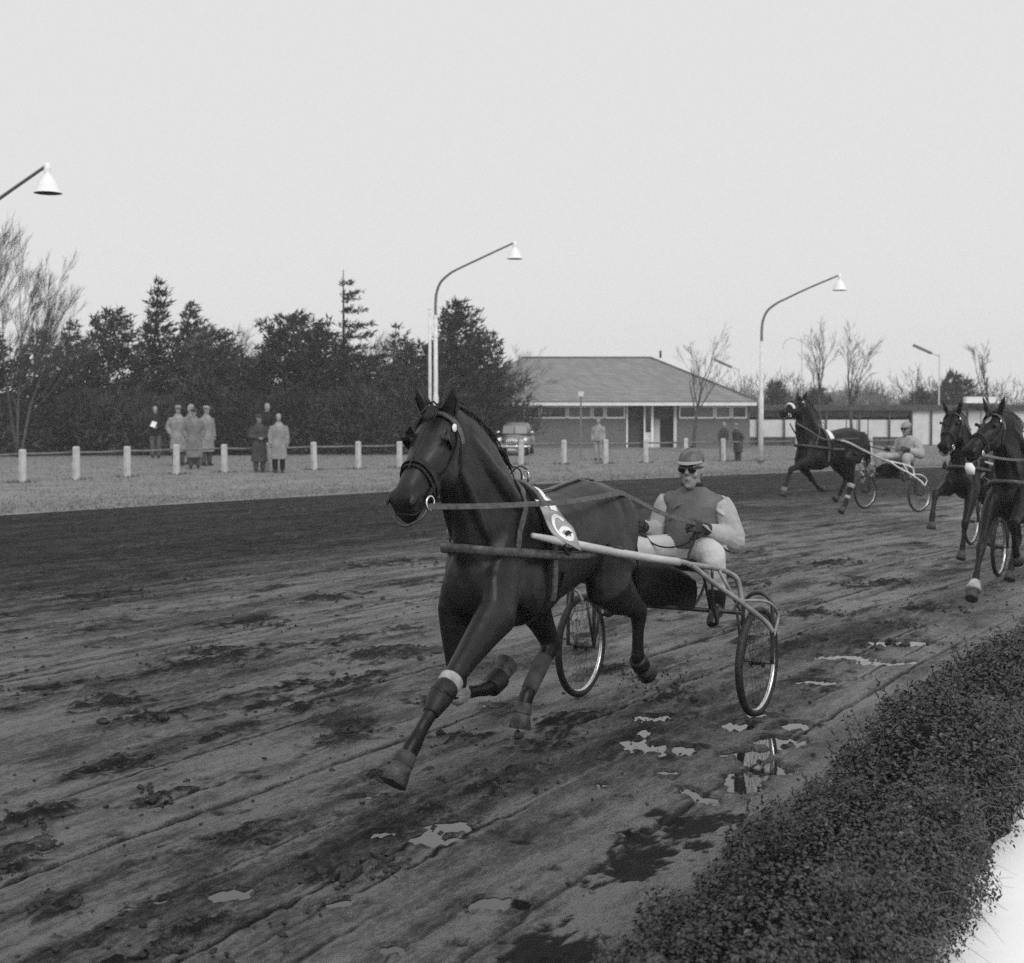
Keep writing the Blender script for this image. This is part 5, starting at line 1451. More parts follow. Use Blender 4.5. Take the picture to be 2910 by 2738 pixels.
def hand_shapes(wrist, d, n, side, curl=1.0, k=1.0):
    """palm and five fingers; d = towards the knuckles, n = palm normal; fingers curl towards n; side = +1 puts the thumb on d x n"""
    d = Vector(d).normalized(); n = (Vector(n) - d * Vector(n).dot(d)).normalized(); t = d.cross(n) * side
    sh = [eloft([(wrist, t * .026 * k, n * .020 * k), (wrist + d * .03 * k, t * .036 * k, n * .018 * k), (wrist + d * .065 * k, t * .041 * k, n * .016 * k), (wrist + d * .092 * k, t * .040 * k, n * .013 * k)], 12, 2.6)]
    for i, (off, L, r) in enumerate([(.030, .074, .0098), (.010, .084, .0102), (-.011, .078, .0098), (-.031, .062, .0088)]):
        p = wrist + d * .086 * k + t * off * k; a = 0.25 * curl; pts = [p - d * .02 * k]
        dirs = []
        for seg, fr in enumerate((.44, .31, .25)):
            v = d * math.cos(a) + n * math.sin(a); q = p + v * L * fr * k; pts += [p, q]; p = q; a += (1.05 + .12 * i) * curl
        P = [pts[0], pts[1], pts[2], pts[4], pts[6]]
        sh.append(tube(P, [r * k * 1.05, r * k * 1.1, r * k, r * k * .92, r * k * .72], 8))
    p = wrist + d * .022 * k + t * .028 * k
    v1 = (d * .55 + t * .70 + n * .45).normalized(); q1 = p + v1 * .042 * k; v2 = (d * .65 + t * .05 + n * .85 * curl).normalized(); q2 = q1 + v2 * .032 * k; v3 = (d * .35 - t * .35 * curl + n * .9 * curl).normalized(); q3 = q2 + v3 * .026 * k
    sh.append(tube([p - v1 * .012, p, q1, q2, q3], [.013 * k, .0145 * k, .0122 * k, .0105 * k, .008 * k], 8))
    return sh

def limb_sec(pts, radii, n=12): return tube([Vector(p) for p in pts], list(radii), n)

def driver(label, O, theta, detail=True, sc=1.0, vest='vest', sleeve='sleeve', dz=0.0, group='drivers seated on the sulkies', capm='cap', trm='trousers_white'):
    a = rad(theta)
    t = thing('person', label, 'person', (O[0], O[1], dz), math.atan2(-math.cos(a), -math.sin(a)), group)
    t.scale = (sc, sc * .94, sc)
    V = Vector
    vox = .0065 if detail else .014
    chin = V((-.405, .0, 1.385)); fdir = V((1, .10, -.06))
    hipc = V((-.41, 0, .965)); SL, SR = V((-.455, .195, 1.295)), V((-.415, -.185, 1.31))
    EL, ER = V((-.48, .285, 1.035)), V((-.43, -.265, 1.05))
    WL, WR = V((-.245, .175, 1.125)), V((-.205, -.275, 1.125))
    HL, HR = V((-.39, .10, .965)), V((-.39, -.10, .965)); KL, KR = V((.0, .335, .975)), V((.0, -.335, .985))
    AL, AR = V((-.03, .36, .665)), V((-.03, -.36, .675)); TL, TR = V((.10, .375, .585)), V((.10, -.375, .595))
    rngd = random.Random(8)
    torso = [((-.41, 0, .93), (.10, 0, .0), (0, .145, 0)), ((-.42, 0, 1.03), (.115, 0, 0), (0, .165, 0)), ((-.43, 0, 1.15), (.12, 0, 0), (0, .175, 0)), ((-.435, .0, 1.25), (.11, 0, 0), (0, .18, 0)), ((-.435, .0, 1.315), (.085, 0, 0), (0, .15, 0)), ((-.43, 0, 1.355), (.06, 0, 0), (0, .075, 0)), ((-.42, 0, 1.40), (.052, 0, 0), (0, .054, 0)), ((-.41, 0, 1.44), (.05, 0, 0), (0, .052, 0))]
    sh = [eloft(torso, 16, 2.3)] + head_shapes(chin, fdir)
    for S_, E_, W_ in ((SL, EL, WL), (SR, ER, WR)): sh.append(limb_sec([S_, S_.lerp(E_, .5), E_, E_.lerp(W_, .4), W_], [.050, .045, .040, .038, .027]))
    for H_, K_, A_, T_ in ((HL, KL, AL, TL), (HR, KR, AR, TR)):
        sh.append(limb_sec([H_, H_.lerp(K_, .5), K_, K_.lerp(A_, .35), A_], [.085, .07, .055, .052, .034])); sh.append(limb_sec([A_, A_.lerp(T_, .5), T_], [.036, .034, .022]))
    body = remesh('body', sh, vox, 1 if detail else 2, M['skin'], t)
    f0_, l0_, u0_ = basis(fdir)
    Geo().add(tube([chin + u0_ * (.0565 - .004 * abs(k)) + f0_ * (.1045 - .006 * k * k) + l0_ * (.011 * k) for k in (-2, -1, 0, 1, 2)], [.0015, .0026, .003, .0026, .0015], 6)).build('mouth', M['hair'], t, True)  # dark tube draws the shading of the closed mouth
    # jacket: quilted vest with pale sleeves
    j = [((-.40, 0, .955), (.135, 0, 0), (0, .185, 0)), ((-.41, 0, 1.0), (.150, 0, 0), (0, .20, 0)), ((-.42, 0, 1.08), (.150, 0, 0), (0, .195, 0)), ((-.43, 0, 1.18), (.148, 0, 0), (0, .198, 0)), ((-.435, .005, 1.26), (.135, 0, 0), (0, .208, 0)), ((-.435, .005, 1.305), (.115, 0, 0), (0, .205, 0)), ((-.434, .0, 1.335), (.095, 0, 0), (0, .172, 0)), ((-.43, .0, 1.360), (.078, 0, 0), (0, .122, 0)), ((-.425, 0, 1.384), (.066, 0, 0), (0, .078, 0)), ((-.42, 0, 1.40), (.060, 0, 0), (0, .066, 0))]
    jk = [eloft(j, 20, 2.3)]
    for s, S_ in ((1, SL), (-1, SR)): jk.append(ellipsoid(S_ + V((0, -s * .03, -.02)), .085, .062, .065, 12, 8))
    for k_ in range(7):          # folds pulled towards the elbows
        z_ = rngd.uniform(1.0, 1.25); y_ = rngd.uniform(-.14, .14)
        jk.append(tube([V((-.30 + .02 * rngd.random(), y_ - .05, z_ - .03)), V((-.285, y_, z_)), V((-.30, y_ + .06, z_ + .035))], [.004, .009, .004], 6))
    jacket = remesh('jacket', jk, vox * 1.1, 4, M[vest], t)
    for s, S_, E_, W_ in ((1, SL, EL, WL), (-1, SR, ER, WR)):
        bag = E_ + V((-.015, s * .0, -.035))
        q = [S_ + V((0, -s * .012, -.012)), S_.lerp(E_, .3), S_.lerp(E_, .7), E_ + V((0, 0, -.005)), E_.lerp(W_, .35), E_.lerp(W_, .7), E_.lerp(W_, .92)]
        sl = [limb_sec(smooth_path(q, 3), [.074, .079, .082, .084, .084, .085, .086, .086, .084, .083, .082, .079, .075, .070, .064, .058, .052, .045, .040], 14), ellipsoid(bag, .068, .062, .055, 10, 8)]
        for k_ in range(10):
            f_ = rngd.random(); c_ = (S_.lerp(E_, f_ * 2) if f_ < .5 else E_.lerp(W_, (f_ - .5) * 1.7)) ; th_ = rngd.uniform(0, 6.28)
            o_ = V((math.cos(th_), 0, math.sin(th_))) * .074
            sl.append(tube([c_ + o_ + V((.0, -.045, .02)), c_ + o_ * 1.10, c_ + o_ + V((.015, .045, -.03))], [.005, .013, .005], 6))
        remesh('sleeve', sl, vox * 1.1, 2, M[sleeve], t)
        # cuff and glove
        d = (W_ - E_).normalized()
        Geo().add(limb_sec([W_ - d * .03, W_ + d * .012], [.040, .036], 12)).build('cuff', M['glove'], t, True)
        hd = V((.72, -s * .38 if s > 0 else .15, .18)); pn = V((.15, -s * 1.0, -.25))
        remesh('glove', hand_shapes(W_ + d * .005, hd, pn, s, 1.05, 1.12), .0055 if detail else .010, 2, M['glove'], t)
    # dark neck scarf
    Geo().add(tube([V((-.42 + .060 * math.cos(2 * PI * k / 16), .066 * math.sin(2 * PI * k / 16), 1.395 + .010 * math.cos(2 * PI * k / 16))) for k in range(16)], .016, 8, True)).build('scarf', M['collar_dark'], t, True)
    # breeches
    tr = [eloft([((-.40, 0, .90), (.14, 0, 0), (0, .18, 0)), ((-.39, 0, .985), (.13, 0, 0), (0, .175, 0)), ((-.40, 0, 1.03), (.12, 0, 0), (0, .16, 0))], 16, 2.4)]
    for H_, K_, A_ in ((HL, KL, AL), (HR, KR, AR)):
        tr.append(limb_sec(smooth_path([H_, H_.lerp(K_, .35), H_.lerp(K_, .7), K_, K_.lerp(A_, .35), K_.lerp(A_, .72)], 3), [.108, .106, .104, .100, .097, .095, .093, .090, .087, .083, .080, .077, .075, .072, .068, .064], 14))
    remesh('trousers', tr, vox * 1.2, 5, M[trm], t)
    for K_, A_, T_ in ((KL, AL, TL), (KR, AR, TR)):
        d = (T_ - A_)
        remesh('boot', [limb_sec([K_.lerp(A_, .62), K_.lerp(A_, .8), A_], [.070, .062, .048], 12), ellipsoid(A_ + V((-.02, 0, -.02)), .045, .038, .05), eloft([(A_ + V((-.03, 0, -.02)), (0, .036, 0), (.012, 0, .05)), (A_.lerp(T_, .5), (0, .042, 0), (.010, 0, .042)), (T_, (0, .044, 0), (.012, 0, .032)), (T_ + d * .25, (0, .03, 0), (.008, 0, .020))], 12)], .009 if detail else .014, 2, M['boot'], t)
    # cap with stiff peak, goggles
    f, l, u = basis(fdir); R = Matrix((f, l, u)).transposed()
    secs = []
    for z, fx, bx_, hw in [(.166, .106, -.108, .084), (.186, .104, -.110, .086), (.212, .090, -.102, .081), (.236, .064, -.080, .066), (.252, .032, -.050, .043), (.258, .005, -.022, .02)]:
        secs.append((chin + u * (z + (.018 if bx_ < -.1 else 0) * 0) + f * ((fx + bx_) / 2), f * ((fx - bx_) / 2), l * hw))
    cp = Geo().add(eloft(secs, 22, 2.1)).build('cap', M[capm], t, True)
    Geo().add(ellipsoid(chin + u * .262 - f * .01, .010, .010, .007, 8, 6)).build('button', M['collar_dark'], cp, True)
    Vv = []; F = []; na, nr_ = 15, 4
    for k in (0, 1):
        for i in range(na):
            th = -1.25 + 2.5 * i / (na - 1)
            for q in range(nr_):
                rr = q / (nr_ - 1)
                Vv.append(chin + u * (.174 - .010 * rr - .010 * rr * math.cos(th) + .006 * k) + f * ((.088 + .062 * rr * math.cos(th) ** .8) * math.cos(th)) + l * ((.083 + .016 * rr) * math.sin(th)))
    n1 = na * nr_
    for i in range(na - 1):
        for q in range(nr_ - 1):
            e = i * nr_ + q; F.append((e, e + nr_, e + nr_ + 1, e + 1)); F.append((n1 + e, n1 + e + 1, n1 + e + nr_ + 1, n1 + e + nr_))
    for i in range(na - 1):
        e = i * nr_ + nr_ - 1; F.append((e, e + nr_, n1 + e + nr_, n1 + e))
    mk('peak', Vv, F, M['cap_peak'], cp, True)
    gg = Geo()
    for s in (-1, 1):
        c = chin + u * .128 + l * s * .034 + f * .096
        gg.add(ellipsoid(c, .018, .034, .031, 14, 8, R))
    gg.add(tube([chin + u * .132 + f * (.105 * math.cos(k) - .006) + l * (.076 * math.sin(k)) for k in [i * 2 * PI / 24 for i in range(24)]], .0075, 6, True))
    gg.build('goggles', M['goggle'], t, True)
    # hair at the nape
    Geo().add(ellipsoid(chin + u * .10 - f * .055, .045, .070, .05, 12, 8, R)).build('hair', M['hair'], t, True)
    return t, WL, WR
drv, WL, WR = driver('driver of the nearest sulky in goggles and cap, grey vest with pale sleeves', O_LEAD, TH_LEAD, True)
driver('small pale jacketed driver leaning forward on the farthest sulky', O_FAR, TH_FAR, False, 1.06, 'cloth_grey', 'sleeve', capm='cap_peak', trm='sleeve')
driver('driver hidden behind the heads of the two following horses', O_MID, TH_MID, False, 1.0, 'cloth_grey', 'cloth_grey', capm='cloth_white')

def reins(label, O, theta, w=None, dz=0.0):
    a = rad(theta); w = w or (lambda p: p)
    t = thing('reins', label, 'reins', (O[0], O[1], dz), math.atan2(-math.cos(a), -math.sin(a)), 'long driving reins')
    V = Vector
    def run(pts, wd=.026):
        p = smooth_path(pts, 8)
        n = [V((0, 1 if pts[1].y > 0 else -1, .15)) for _ in p]
        Geo().add(strap(p, n, wd, .006)).build('rein', M['leather_worn'], t)
    run([w(V((2.89, .085, 1.44))), w(V((2.62, .20, 1.43))), V((2.3, .285, 1.425)), V((1.98, .318, 1.42)), V((1.6, .30, 1.425)), V((1.22, .245, 1.425)), V((1.02, .205, 1.40)), V((.45, .17, 1.265)), V((-.20, .125, 1.155))])
    run([w(V((2.89, -.085, 1.44))), w(V((2.62, -.20, 1.43))), V((2.3, -.285, 1.425)), V((1.98, -.318, 1.42)), V((1.6, -.30, 1.425)), V((1.22, -.245, 1.43)), V((1.02, -.22, 1.40)), V((.45, -.245, 1.27)), V((-.16, -.275, 1.165))])
    p = smooth_path([V((-.20, .12, 1.13)), V((-.16, .08, 1.04)), V((-.12, -.04, 1.005)), V((-.12, -.16, 1.03)), V((-.16, -.24, 1.11))], 8)
    Geo().add(tube(p, .006, 6)).build('slack_loop', M['leather'], t, True)
    p = smooth_path([V((-.19, .125, 1.13)), V((-.15, .13, 1.06)), V((-.10, .11, .97)), V((-.08, .115, .90))], 6)
    Geo().add(tube(p, .007, 6)).build('rein_end', M['leather'], t, True)
    return t
reins('reins running along the flank of the leading horse to gloved hands', O_LEAD, TH_LEAD)
reins('reins of the horse with the star at the right edge', O_NEAR, TH_NEAR, near_w)
reins('reins of the far black horse with white noseband', O_FAR, TH_FAR, far_w)

# ------------------------------------------------------------------ spectators
def spectator(label, px, foot, crown, face, coat='overcoat', cm='cloth_grey', hat=None, hm='hair', tm='dark_board', group='spectators on the turf', hands='side', lean=0.0, Yd=None, hood=False):
    g0 = gp(D(px), D(foot)); Y = Yd or g0.y
    X = (D(px) - PX) / PF * Y
    h = (D(foot) - D(crown)) / PF * Y
    t = thing('person', label, 'person', (X, Y, 0), face, group)
    k = h / 1.78; t.scale = (k, k, k)
    V = Vector
    def L(p): return V((p[0] + lean * max(p[2] - .9, 0), p[1], p[2]))
    chin = L((.0, 0, 1.545))
    sh = [eloft([(L((0, 0, .86)), (.10, 0, 0), (0, .15, 0)), (L((0, 0, 1.05)), (.10, 0, 0), (0, .14, 0)), (L((0, 0, 1.28)), (.115, 0, 0), (0, .17, 0)), (L((0, 0, 1.42)), (.09, 0, 0), (0, .17, 0)), (L((0, 0, 1.48)), (.06, 0, 0), (0, .08, 0)), (L((0, 0, 1.58)), (.05, 0, 0), (0, .052, 0))], 14)] + head_shapes(chin, (1, 0, -.05))
    arms = []
    for s in (-1, 1):
        S_ = L((-.01, s * .20, 1.40))
        if hands == 'front': E_, W_ = L((-.02, s * .27, 1.12)), L((.20, s * .07, 1.06))
        elif hands == 'pocket': E_, W_ = L((-.09, s * .29, 1.13)), L((.04, s * .23, .93))
        else: E_, W_ = L((-.02, s * .25, 1.12)), L((.05, s * .25, .86))
        arms.append((s, S_, E_, W_))
        sh.append(limb_sec([S_, E_, W_], [.05, .042, .03])); sh.append(ellipsoid(W_ + (W_ - E_).normalized() * .06, .04, .03, .055))
        sh.append(limb_sec([(0, s * .10, .90), (.01, s * .10, .50), (-.01, s * .10, .09)], [.085, .055, .04])); sh.append(ellipsoid((.02, s * .10, .06), .05, .03, .03))
    remesh('body', sh, .018, 2, M['skin_far'], t)
    hem = {'overcoat': .42, 'long': .34, 'jacket': .80, 'overall': .82}[coat]
    hw = .25 if hem < .6 else .19
    cs = [eloft([(L((-.01, 0, hem)), (hw * .72, 0, 0), (0, hw, 0)), (L((-.01, 0, hem + .02)), (hw * .74, 0, 0), (0, hw * 1.02, 0)), (L((0, 0, .80)), (.165, 0, 0), (0, .225, 0)), (L((0, 0, 1.05)), (.155, 0, 0), (0, .205, 0)), (L((0, 0, 1.28)), (.16, 0, 0), (0, .225, 0)), (L((0, 0, 1.40)), (.13, 0, 0), (0, .205, 0)), (L((0, 0, 1.47)), (.09, 0, 0), (0, .12, 0)), (L((0, 0, 1.53)), (.075, 0, 0), (0, .08, 0))], 16, 2.3)]
    for s, S_, E_, W_ in arms: cs.append(limb_sec([S_ - V((0, s * .02, 0)), S_.lerp(E_, .5), E_, E_.lerp(W_, .5), W_], [.085, .08, .075, .066, .055]))
    remesh('coat' if hem < .6 else 'jacket', cs, .018, 3, M[cm], t)
    for s in (-1, 1):
        pass
    remesh('trousers', [limb_sec([(0, s * .10, .92), (.01, s * .105, .50), (-.01, s * .105, .10)], [.105, .085, .075]) for s in (-1, 1)], .018, 2, M[tm], t)
    for s in (-1, 1):
        Geo().add(eloft([((-.09, s * .105, .05), (0, .035, 0), (0, 0, .045)), ((0, s * .105, .055), (0, .047, 0), (0, 0, .055)), ((.10, s * .105, .04), (0, .048, 0), (0, 0, .038)), ((.19, s * .105, .03), (0, .03, 0), (0, 0, .025))], 10)).build('shoe', M['boot'], t, True)
    f, l, u = basis((1, 0, -.05))
    if hat == 'cap':
        Geo().add(eloft([(chin + u * .160, f * .118, l * .092), (chin + u * .190, f * .124, l * .098), (chin + u * .225, f * .095, l * .078), (chin + u * .240, f * .04, l * .03)], 14)).add(eloft([(chin + u * .165 + f * .09, l * .07, f * .03), (chin + u * .155 + f * .135, l * .05, f * .02)], 10)).build('cap', M[hm], t, True)
    elif hat == 'hat':
        Geo().add(eloft([(chin + u * .165, f * .155, l * .135), (chin + u * .175, f * .155, l * .135)], 16)).add(eloft([(chin + u * .17, f * .108, l * .088), (chin + u * .24, f * .10, l * .080), (chin + u * .275, f * .07, l * .05)], 14)).build('hat', M[hm], t, True)
    else:
        Geo().add(ellipsoid(chin + u * .155 - f * .022, .094, .079, .090, 12, 8)).build('hair', M[hm], t, True)
    return t, k
M['coat_pale'] = mat('pale_overcoat', 0.24, 0.85, 0.2, (6, 0.25), (10, 0.4, 0.03))
M['coat_mid'] = mat('mid_overcoat', 0.17, 0.85, 0.2, (6, 0.25), (10, 0.4, 0.03))
M['coat_dark'] = mat('dark_overcoat', 0.055, 0.85, 0.2, (6, 0.3), (10, 0.4, 0.03))
M['suit_black'] = mat('black_jacket', 0.014, 0.85, 0.2, (6, 0.3))
M['trouser_grey'] = mat('grey_trousers', 0.085, 0.85, 0.2, (6, 0.3))
M['overall'] = mat('pale_overalls', 0.29, 0.85, 0.2, (5, 0.3), (10, 0.4, 0.03))
FC = -PI / 2
s1, k1 = spectator('man in black jacket holding a white sheet, leftmost of the spectators', 302, 890, 789, FC + .2, 'jacket', 'suit_black', None, 'skin_far', 'trouser_grey', hands='front')
spectator('man in pale overcoat and cap, second from the left by the post', 346, 905, 787, FC + .5, 'overcoat', 'coat_pale', 'cap', 'coat_pale', 'dark_board', hands='pocket')
spectator('taller man whose face shows between two overcoats', 371, 902, 785, FC - .7, 'overcoat', 'coat_mid', None, 'skin_far', 'dark_board')
spectator('person in long mid grey coat and dark cap in front of the group', 377, 911, 793, FC + .3, 'long', 'coat_mid', 'cap', 'coat_dark', 'dark_board', hands='pocket')
spectator('man in pale swinging overcoat with flat cap, right of the group of four', 401, 905, 788, FC + .9, 'overcoat', 'coat_pale', 'cap', 'cap_peak', 'dark_board')
spectator('person in dark coat with folded hands, left of the two at the post', 503, 918, 805, FC + .4, 'long', 'coat_dark', 'cap', 'coat_dark', 'dark_board', hands='front')
spectator('tall hatless man standing behind the two at the post', 519, 908, 782, FC + .3, 'overcoat', 'suit_black', None, 'hair', 'dark_board')
spectator('man in pale grey overcoat standing at the fence post, hands down', 541, 919, 803, FC + .2, 'overcoat', 'coat_pale', None, 'skin_far', 'suit_black')
spectator('man in pale overalls and dark shoes alone before the clubhouse', 1161, 894, 812, FC - .3, 'overall', 'overall', None, 'hair', 'overall')
spectator('person in dark clothes leaning at the post right of the jockey cap', 1403, 890, 820, FC + .5, 'jacket', 'coat_dark', None, 'skin_far', 'coat_dark', lean=0.12)
spectator('person in dark overcoat bending forward left of the right lamp post', 1432, 895, 823, FC - .9, 'overcoat', 'coat_dark', 'hat', 'coat_pale', 'coat_dark', lean=0.25, hands='pocket')
# the white sheet the first man reads
p = s1.location
v = [(-.11, 0, -.14), (.0, -.02, -.14), (.11, 0, -.14), (-.11, 0.03, .14), (0, .01, .14), (.11, .03, .14)]
v = [Vector(q) for q in v]
vv = v + [q + Vector((0, -.006, 0)) for q in v]
o = mk('paper', vv, [(0, 1, 4, 3), (1, 2, 5, 4), (6, 9, 10, 7), (7, 10, 11, 8), (0, 3, 9, 6), (2, 8, 11, 5), (0, 6, 7, 1), (1, 7, 8, 2), (3, 4, 10, 9), (4, 5, 11, 10)], M['cloth_white'])
o.location = (p.x + .02, p.y - 0.31 * k1, 1.17 * k1); o.rotation_euler = (rad(-25), rad(18), 0)
tag(o, 'white sheet of paper held by the man in the black jacket', 'paper')

# ------------------------------------------------------------------ parked car by the thicket
def car():
    Y = 67.0; X = (D(1001) - PX) / PF * Y
    t = thing('parked_car', 'rounded grey saloon with chrome grille parked between thicket and clubhouse', 'car', (X, Y, 0), FC - 0.10)
    def sec(x, z0, z1, w): return ((x, 0, (z0 + z1) / 2), (0, 0, (z1 - z0) / 2), (0, w, 0))
    Geo().add(eloft([sec(-2.0, .45, .70, .45), sec(-1.85, .34, .92, .66), sec(-1.2, .30, 1.0, .74), sec(0.2, .30, .98, .76), sec(.7, .32, 1.0, .62), sec(1.3, .34, .97, .48), sec(1.75, .36, .92, .40), sec(1.92, .42, .85, .33)], 20, 3)).build('body', M['car_paint'], t, True)
    Geo().add(eloft([((-.55, 0, .95), (1.25, 0, 0), (0, .72, 0)), ((-.55, 0, 1.25), (1.02, 0, 0), (0, .68, 0)), ((-.58, 0, 1.44), (.86, 0, 0), (0, .62, 0)), ((-.6, 0, 1.53), (.66, 0, 0), (0, .50, 0)), ((-.6, 0, 1.55), (.4, 0, 0), (0, .3, 0))], 24, 2.5)).build('roof', M['car_paint'], t, True)
    for s in (-1, 1):
        o = mk('windscreen', [(.70, s * .03, 1.03), (.62, s * .58, 1.03), (.43, s * .54, 1.38), (.49, s * .03, 1.40), (.72, s * .03, 1.03), (.64, s * .58, 1.03), (.45, s * .54, 1.38), (.51, s * .03, 1.40)], [(4, 5, 6, 7), (3, 2, 1, 0), (0, 1, 5, 4), (1, 2, 6, 5), (2, 3, 7, 6), (3, 0, 4, 7)], M['curtain'], t)
        Geo().add(ellipsoid((1.30, s * .62, .58), .62, .20, .32, 16, 10)).build('fender', M['car_paint'], t, True)
        Geo().add(ellipsoid((-1.25, s * .66, .58), .62, .19, .34, 16, 10)).build('fender', M['car_paint'], t, True)
        h = Geo().add(ellipsoid((1.72, s * .60, .74), .16, .115, .115, 14, 10)).build('headlight', M['chrome'], t, True)
        Geo().add(ellipsoid((1.80, s * .60, .74), .09, .098, .098, 14, 10)).build('lens', M['lamp_white'], h, True)
        for x in (1.28, -1.25):
            o = Geo().add(tube([Vector((x, s * .58, .31)), Vector((x, s * .74, .31))], .31, 18)).build('wheel', M['rubber'], t, True)
            Geo().add(ellipsoid((x, s * .745, .31), .15, .03, .15)).build('hub_cap', M['chrome'], o, True)
        Geo().add(tube([Vector((2.02, s * .22, .33)), Vector((2.02, s * .22, .58))], .035, 8)).build('overrider', M['chrome'], t, True)
        Geo().add(ellipsoid((.45, s * .80, 1.08), .05, .10, .06)).build('mirror', M['chrome'], t, True)
    for k in range(9):
        y = -.24 + .06 * k
        Geo().add(tube([Vector((1.955 - .5 * y * y, y, .46)), Vector((1.93 - .5 * y * y, y, .86 - .8 * y * y))], .016, 6)).build('grille_bar', M['chrome'], t, True)
    Geo().add(tube(smooth_path([(1.80, -.84, .44), (1.98, -.62, .44), (2.04, 0, .44), (1.98, .62, .44), (1.80, .84, .44)], 5), .055, 8)).build('bumper', M['chrome'], t, True)
    Geo().add(box(1.9, -.2, .26, 1.99, .2, .37)).build('number_plate', M['white_wall'], t)
car()

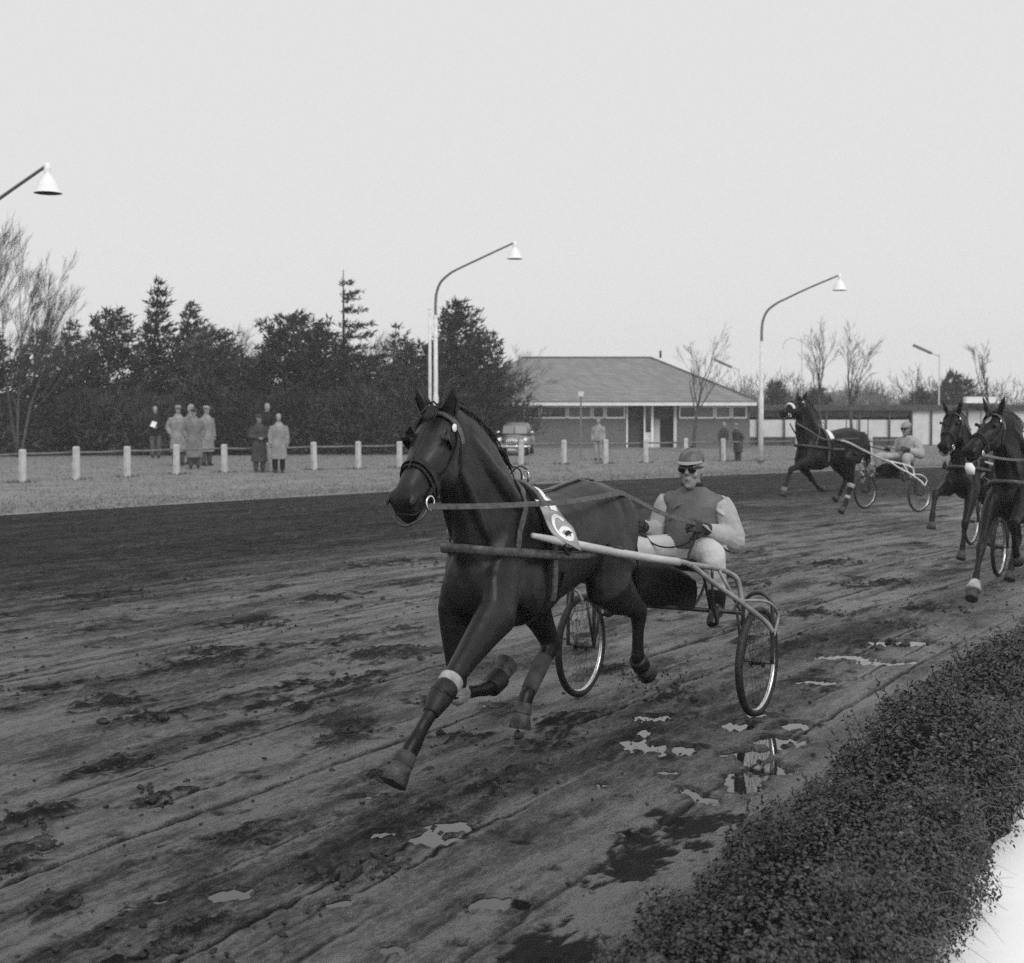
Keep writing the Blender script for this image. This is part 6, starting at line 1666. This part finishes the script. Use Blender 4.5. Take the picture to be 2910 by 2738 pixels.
# ================================================================== HEDGE
def hedge():
    rng = np.random.default_rng(77)
    c = arc(42.0, 82.55)
    t = thing('hedge', 'low clipped hedge of small leaves between the track and the white path', 'hedge', (0, 0, 0))
    rc, hw0, H0 = 82.53, 0.35, 0.46
    def lump(u, k): return fbm(u * 0.9 + k * 31, np.zeros_like(u) + k * 7.7, 4, 60 + int(k))
    def dims(u):
        H = H0 * (0.78 + 0.42 * lump(u, 1)); w = hw0 * (0.72 + 0.52 * lump(u, 2)); off = 0.10 * (lump(u * .7, 3) - .5)
        return H, w, off
    def surf(u, a, s):
        """u along, a angle over the section (0 path side foot .. pi track side foot), s depth 0..1"""
        H, w, off = dims(u)
        e = 0.62
        cx = -np.sign(np.cos(a)) * np.abs(np.cos(a)) ** e; cz = np.abs(np.sin(a)) ** e
        bulge = 1 + 0.30 * (fbm(u * 4.5, a * 2.2, 3, 71) - 0.5) + 0.16 * (fbm(u * 14, a * 7, 2, 73) - 0.5)
        w = w * (1 + np.where(cx < 0, 0.50 * (fbm(u * 2.3, u * 0 + 4.4, 2, 75) - 0.42), 0))
        r = rc + off + cx * w * s * bulge; z = 0.02 + cz * H * s * bulge
        x, y = arc(u, r)
        return np.stack([x, y, z], -1)
    # near-black shell standing for the twigs and the shade between them
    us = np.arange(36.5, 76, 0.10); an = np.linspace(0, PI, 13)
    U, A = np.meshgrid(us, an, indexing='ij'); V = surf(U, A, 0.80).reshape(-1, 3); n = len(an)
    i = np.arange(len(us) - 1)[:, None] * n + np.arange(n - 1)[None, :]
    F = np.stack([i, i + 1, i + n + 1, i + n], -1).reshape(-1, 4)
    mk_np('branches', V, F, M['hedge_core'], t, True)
    def leaves(name, N, u0, u1, L0, seed, matn, smin=0.80, smax=1.10):
        r = np.random.default_rng(seed)
        u = r.uniform(u0, u1, N); a = r.uniform(0.02, PI - 0.02, N); s = r.uniform(smin, smax, N) ** 1.0
        P = surf(u, a, s)
        H, w, off = dims(u)
        rr = rc + off
        cxx, cyy = arc(u, rr); Cn = np.stack([cxx, cyy, np.full(N, 0.12)], -1)
        out = P - Cn; out /= np.linalg.norm(out, axis=1, keepdims=True)
        nrm = out * 0.9 + r.normal(0, 0.55, (N, 3)) + np.array([0, 0, 0.35]); nrm /= np.linalg.norm(nrm, axis=1, keepdims=True)
        d = r.normal(size=(N, 3)) + np.array([0, 0, 0.35]); d -= nrm * (d * nrm).sum(1, keepdims=True); d /= np.linalg.norm(d, axis=1, keepdims=True)
        sd = np.cross(nrm, d)
        L = (L0 * r.uniform(0.6, 1.35, N))[:, None]; Wd = L * r.uniform(0.26, 0.36, (N, 1))
        b = P; m1 = P + d * L * .35 + sd * Wd + nrm * L * .10; m2 = P + d * L * .35 - sd * Wd + nrm * L * .10; m3 = P + d * L * .75 + sd * Wd * .8 + nrm * L * .06; m4 = P + d * L * .75 - sd * Wd * .8 + nrm * L * .06; mid = P + d * L * .55 ; tp = P + d * L - nrm * L * .08
        V = np.stack([b, m1, m3, tp, m4, m2, mid], 1).reshape(-1, 3)
        k = np.arange(N)[:, None] * 7
        F = np.concatenate([k + np.array([[0, 1, 6]]), k + np.array([[1, 2, 6]]), k + np.array([[2, 3, 6]]), k + np.array([[3, 4, 6]]), k + np.array([[4, 5, 6]]), k + np.array([[5, 0, 6]])])
        o = mk_np(name, V, F, M[matn], t); o['kind'] = 'stuff'
    leaves('leaves', 150000, 37.0, 44.5, 0.0155, 1, 'leaf')
    leaves('leaves', 80000, 44.5, 56, 0.021, 2, 'leaf')
    leaves('leaves', 22000, 56, 75, 0.04, 3, 'leaf')
    # upright shoots along the track side, with little leaves, and dry grass hanging over the path side
    st = Geo(); LP = []; LD = []
    for i in range(420):
        u = rng.uniform(37, 54); side = rng.random()
        a = rng.uniform(1.7, 3.0) if side < .72 else rng.uniform(.9, 1.7)
        p = surf(np.array([u]), np.array([a]), np.array([.92]))[0]
        L = rng.uniform(.05, .19); tr_ = math.radians(0)
        phi = u / 90.0; outv = np.array([-math.cos(phi), math.sin(phi), 0])
        d = outv * rng.uniform(.05, .75) * (1 if side < .72 else .2) + np.array([rng.normal(0, .2), rng.normal(0, .2), 1.0]); d /= np.linalg.norm(d)
        q1 = p + d * L * .5; q2 = p + d * L + np.array([0, 0, .01])
        st.add(tube([Vector(p), Vector(q1), Vector(q2)], [.0022, .0017, .0008], 3))
        for k in range(int(L / .012)):
            LP.append(p + d * (L * (.25 + .78 * rng.random()))); LD.append(rng.normal(0, .6, 3) + d * .9)
    o = st.build('shoots', M['hedge_stem'], t); o['kind'] = 'stuff'
    LP = np.array(LP); LD = np.array(LD); LD /= np.linalg.norm(LD, axis=1, keepdims=True)
    n = len(LP); sd = np.cross(LD, rng.normal(size=(n, 3))); sd /= np.linalg.norm(sd, axis=1, keepdims=True)
    L = rng.uniform(.012, .022, (n, 1))
    V = np.stack([LP, LP + LD * L * .45 + sd * L * .28, LP + LD * L, LP + LD * L * .45 - sd * L * .28], 1).reshape(-1, 3)
    o = mk_np('shoot_leaves', V, np.arange(4 * n).reshape(-1, 4), M['leaf'], t); o['kind'] = 'stuff'
    gb = Geo()
    for i in range(340):
        u = rng.uniform(37.2, 47); a = rng.uniform(.15, .95)
        p = surf(np.array([u]), np.array([a]), np.array([.95]))[0]
        phi = u / 90.0; inn = np.array([math.cos(phi), -math.sin(phi), 0]); al = np.array([math.sin(phi), math.cos(phi), 0])
        L = rng.uniform(.08, .24); d = inn * rng.uniform(.3, 1) + al * rng.normal(0, .6) + np.array([0, 0, rng.uniform(-.2, .7)]); d /= np.linalg.norm(d)
        p2 = p + d * L * .55; p3 = p + d * L + np.array([0, 0, -.3 * L]); p3[2] = max(p3[2], .02)
        gb.add(tube([Vector(p), Vector(p2), Vector(p3)], [.0013, .0011, .0004], 3))
    o = gb.build('dry_blades', M['dry_grass'], t); o['kind'] = 'stuff'
    return t
hedge()

# ================================================================== HAZE: damp winter air over the whole place
def haze():
    v, f = box(-180, -40, -1.1, 200, 420, 24)
    m = bpy.data.materials.new('winter_haze'); m.use_nodes = True; t = m.node_tree
    t.nodes.remove(t.nodes['Principled BSDF'])
    pv = t.nodes.new('ShaderNodeVolumePrincipled'); pv.inputs['Color'].default_value = (.95, .95, .95, 1); pv.inputs['Density'].default_value = 0.0009; pv.inputs['Anisotropy'].default_value = 0.2
    t.links.new(pv.outputs[0], t.nodes['Material Output'].inputs['Volume'])
    o = mk('haze', v, f, m); o['kind'] = 'stuff'
haze()
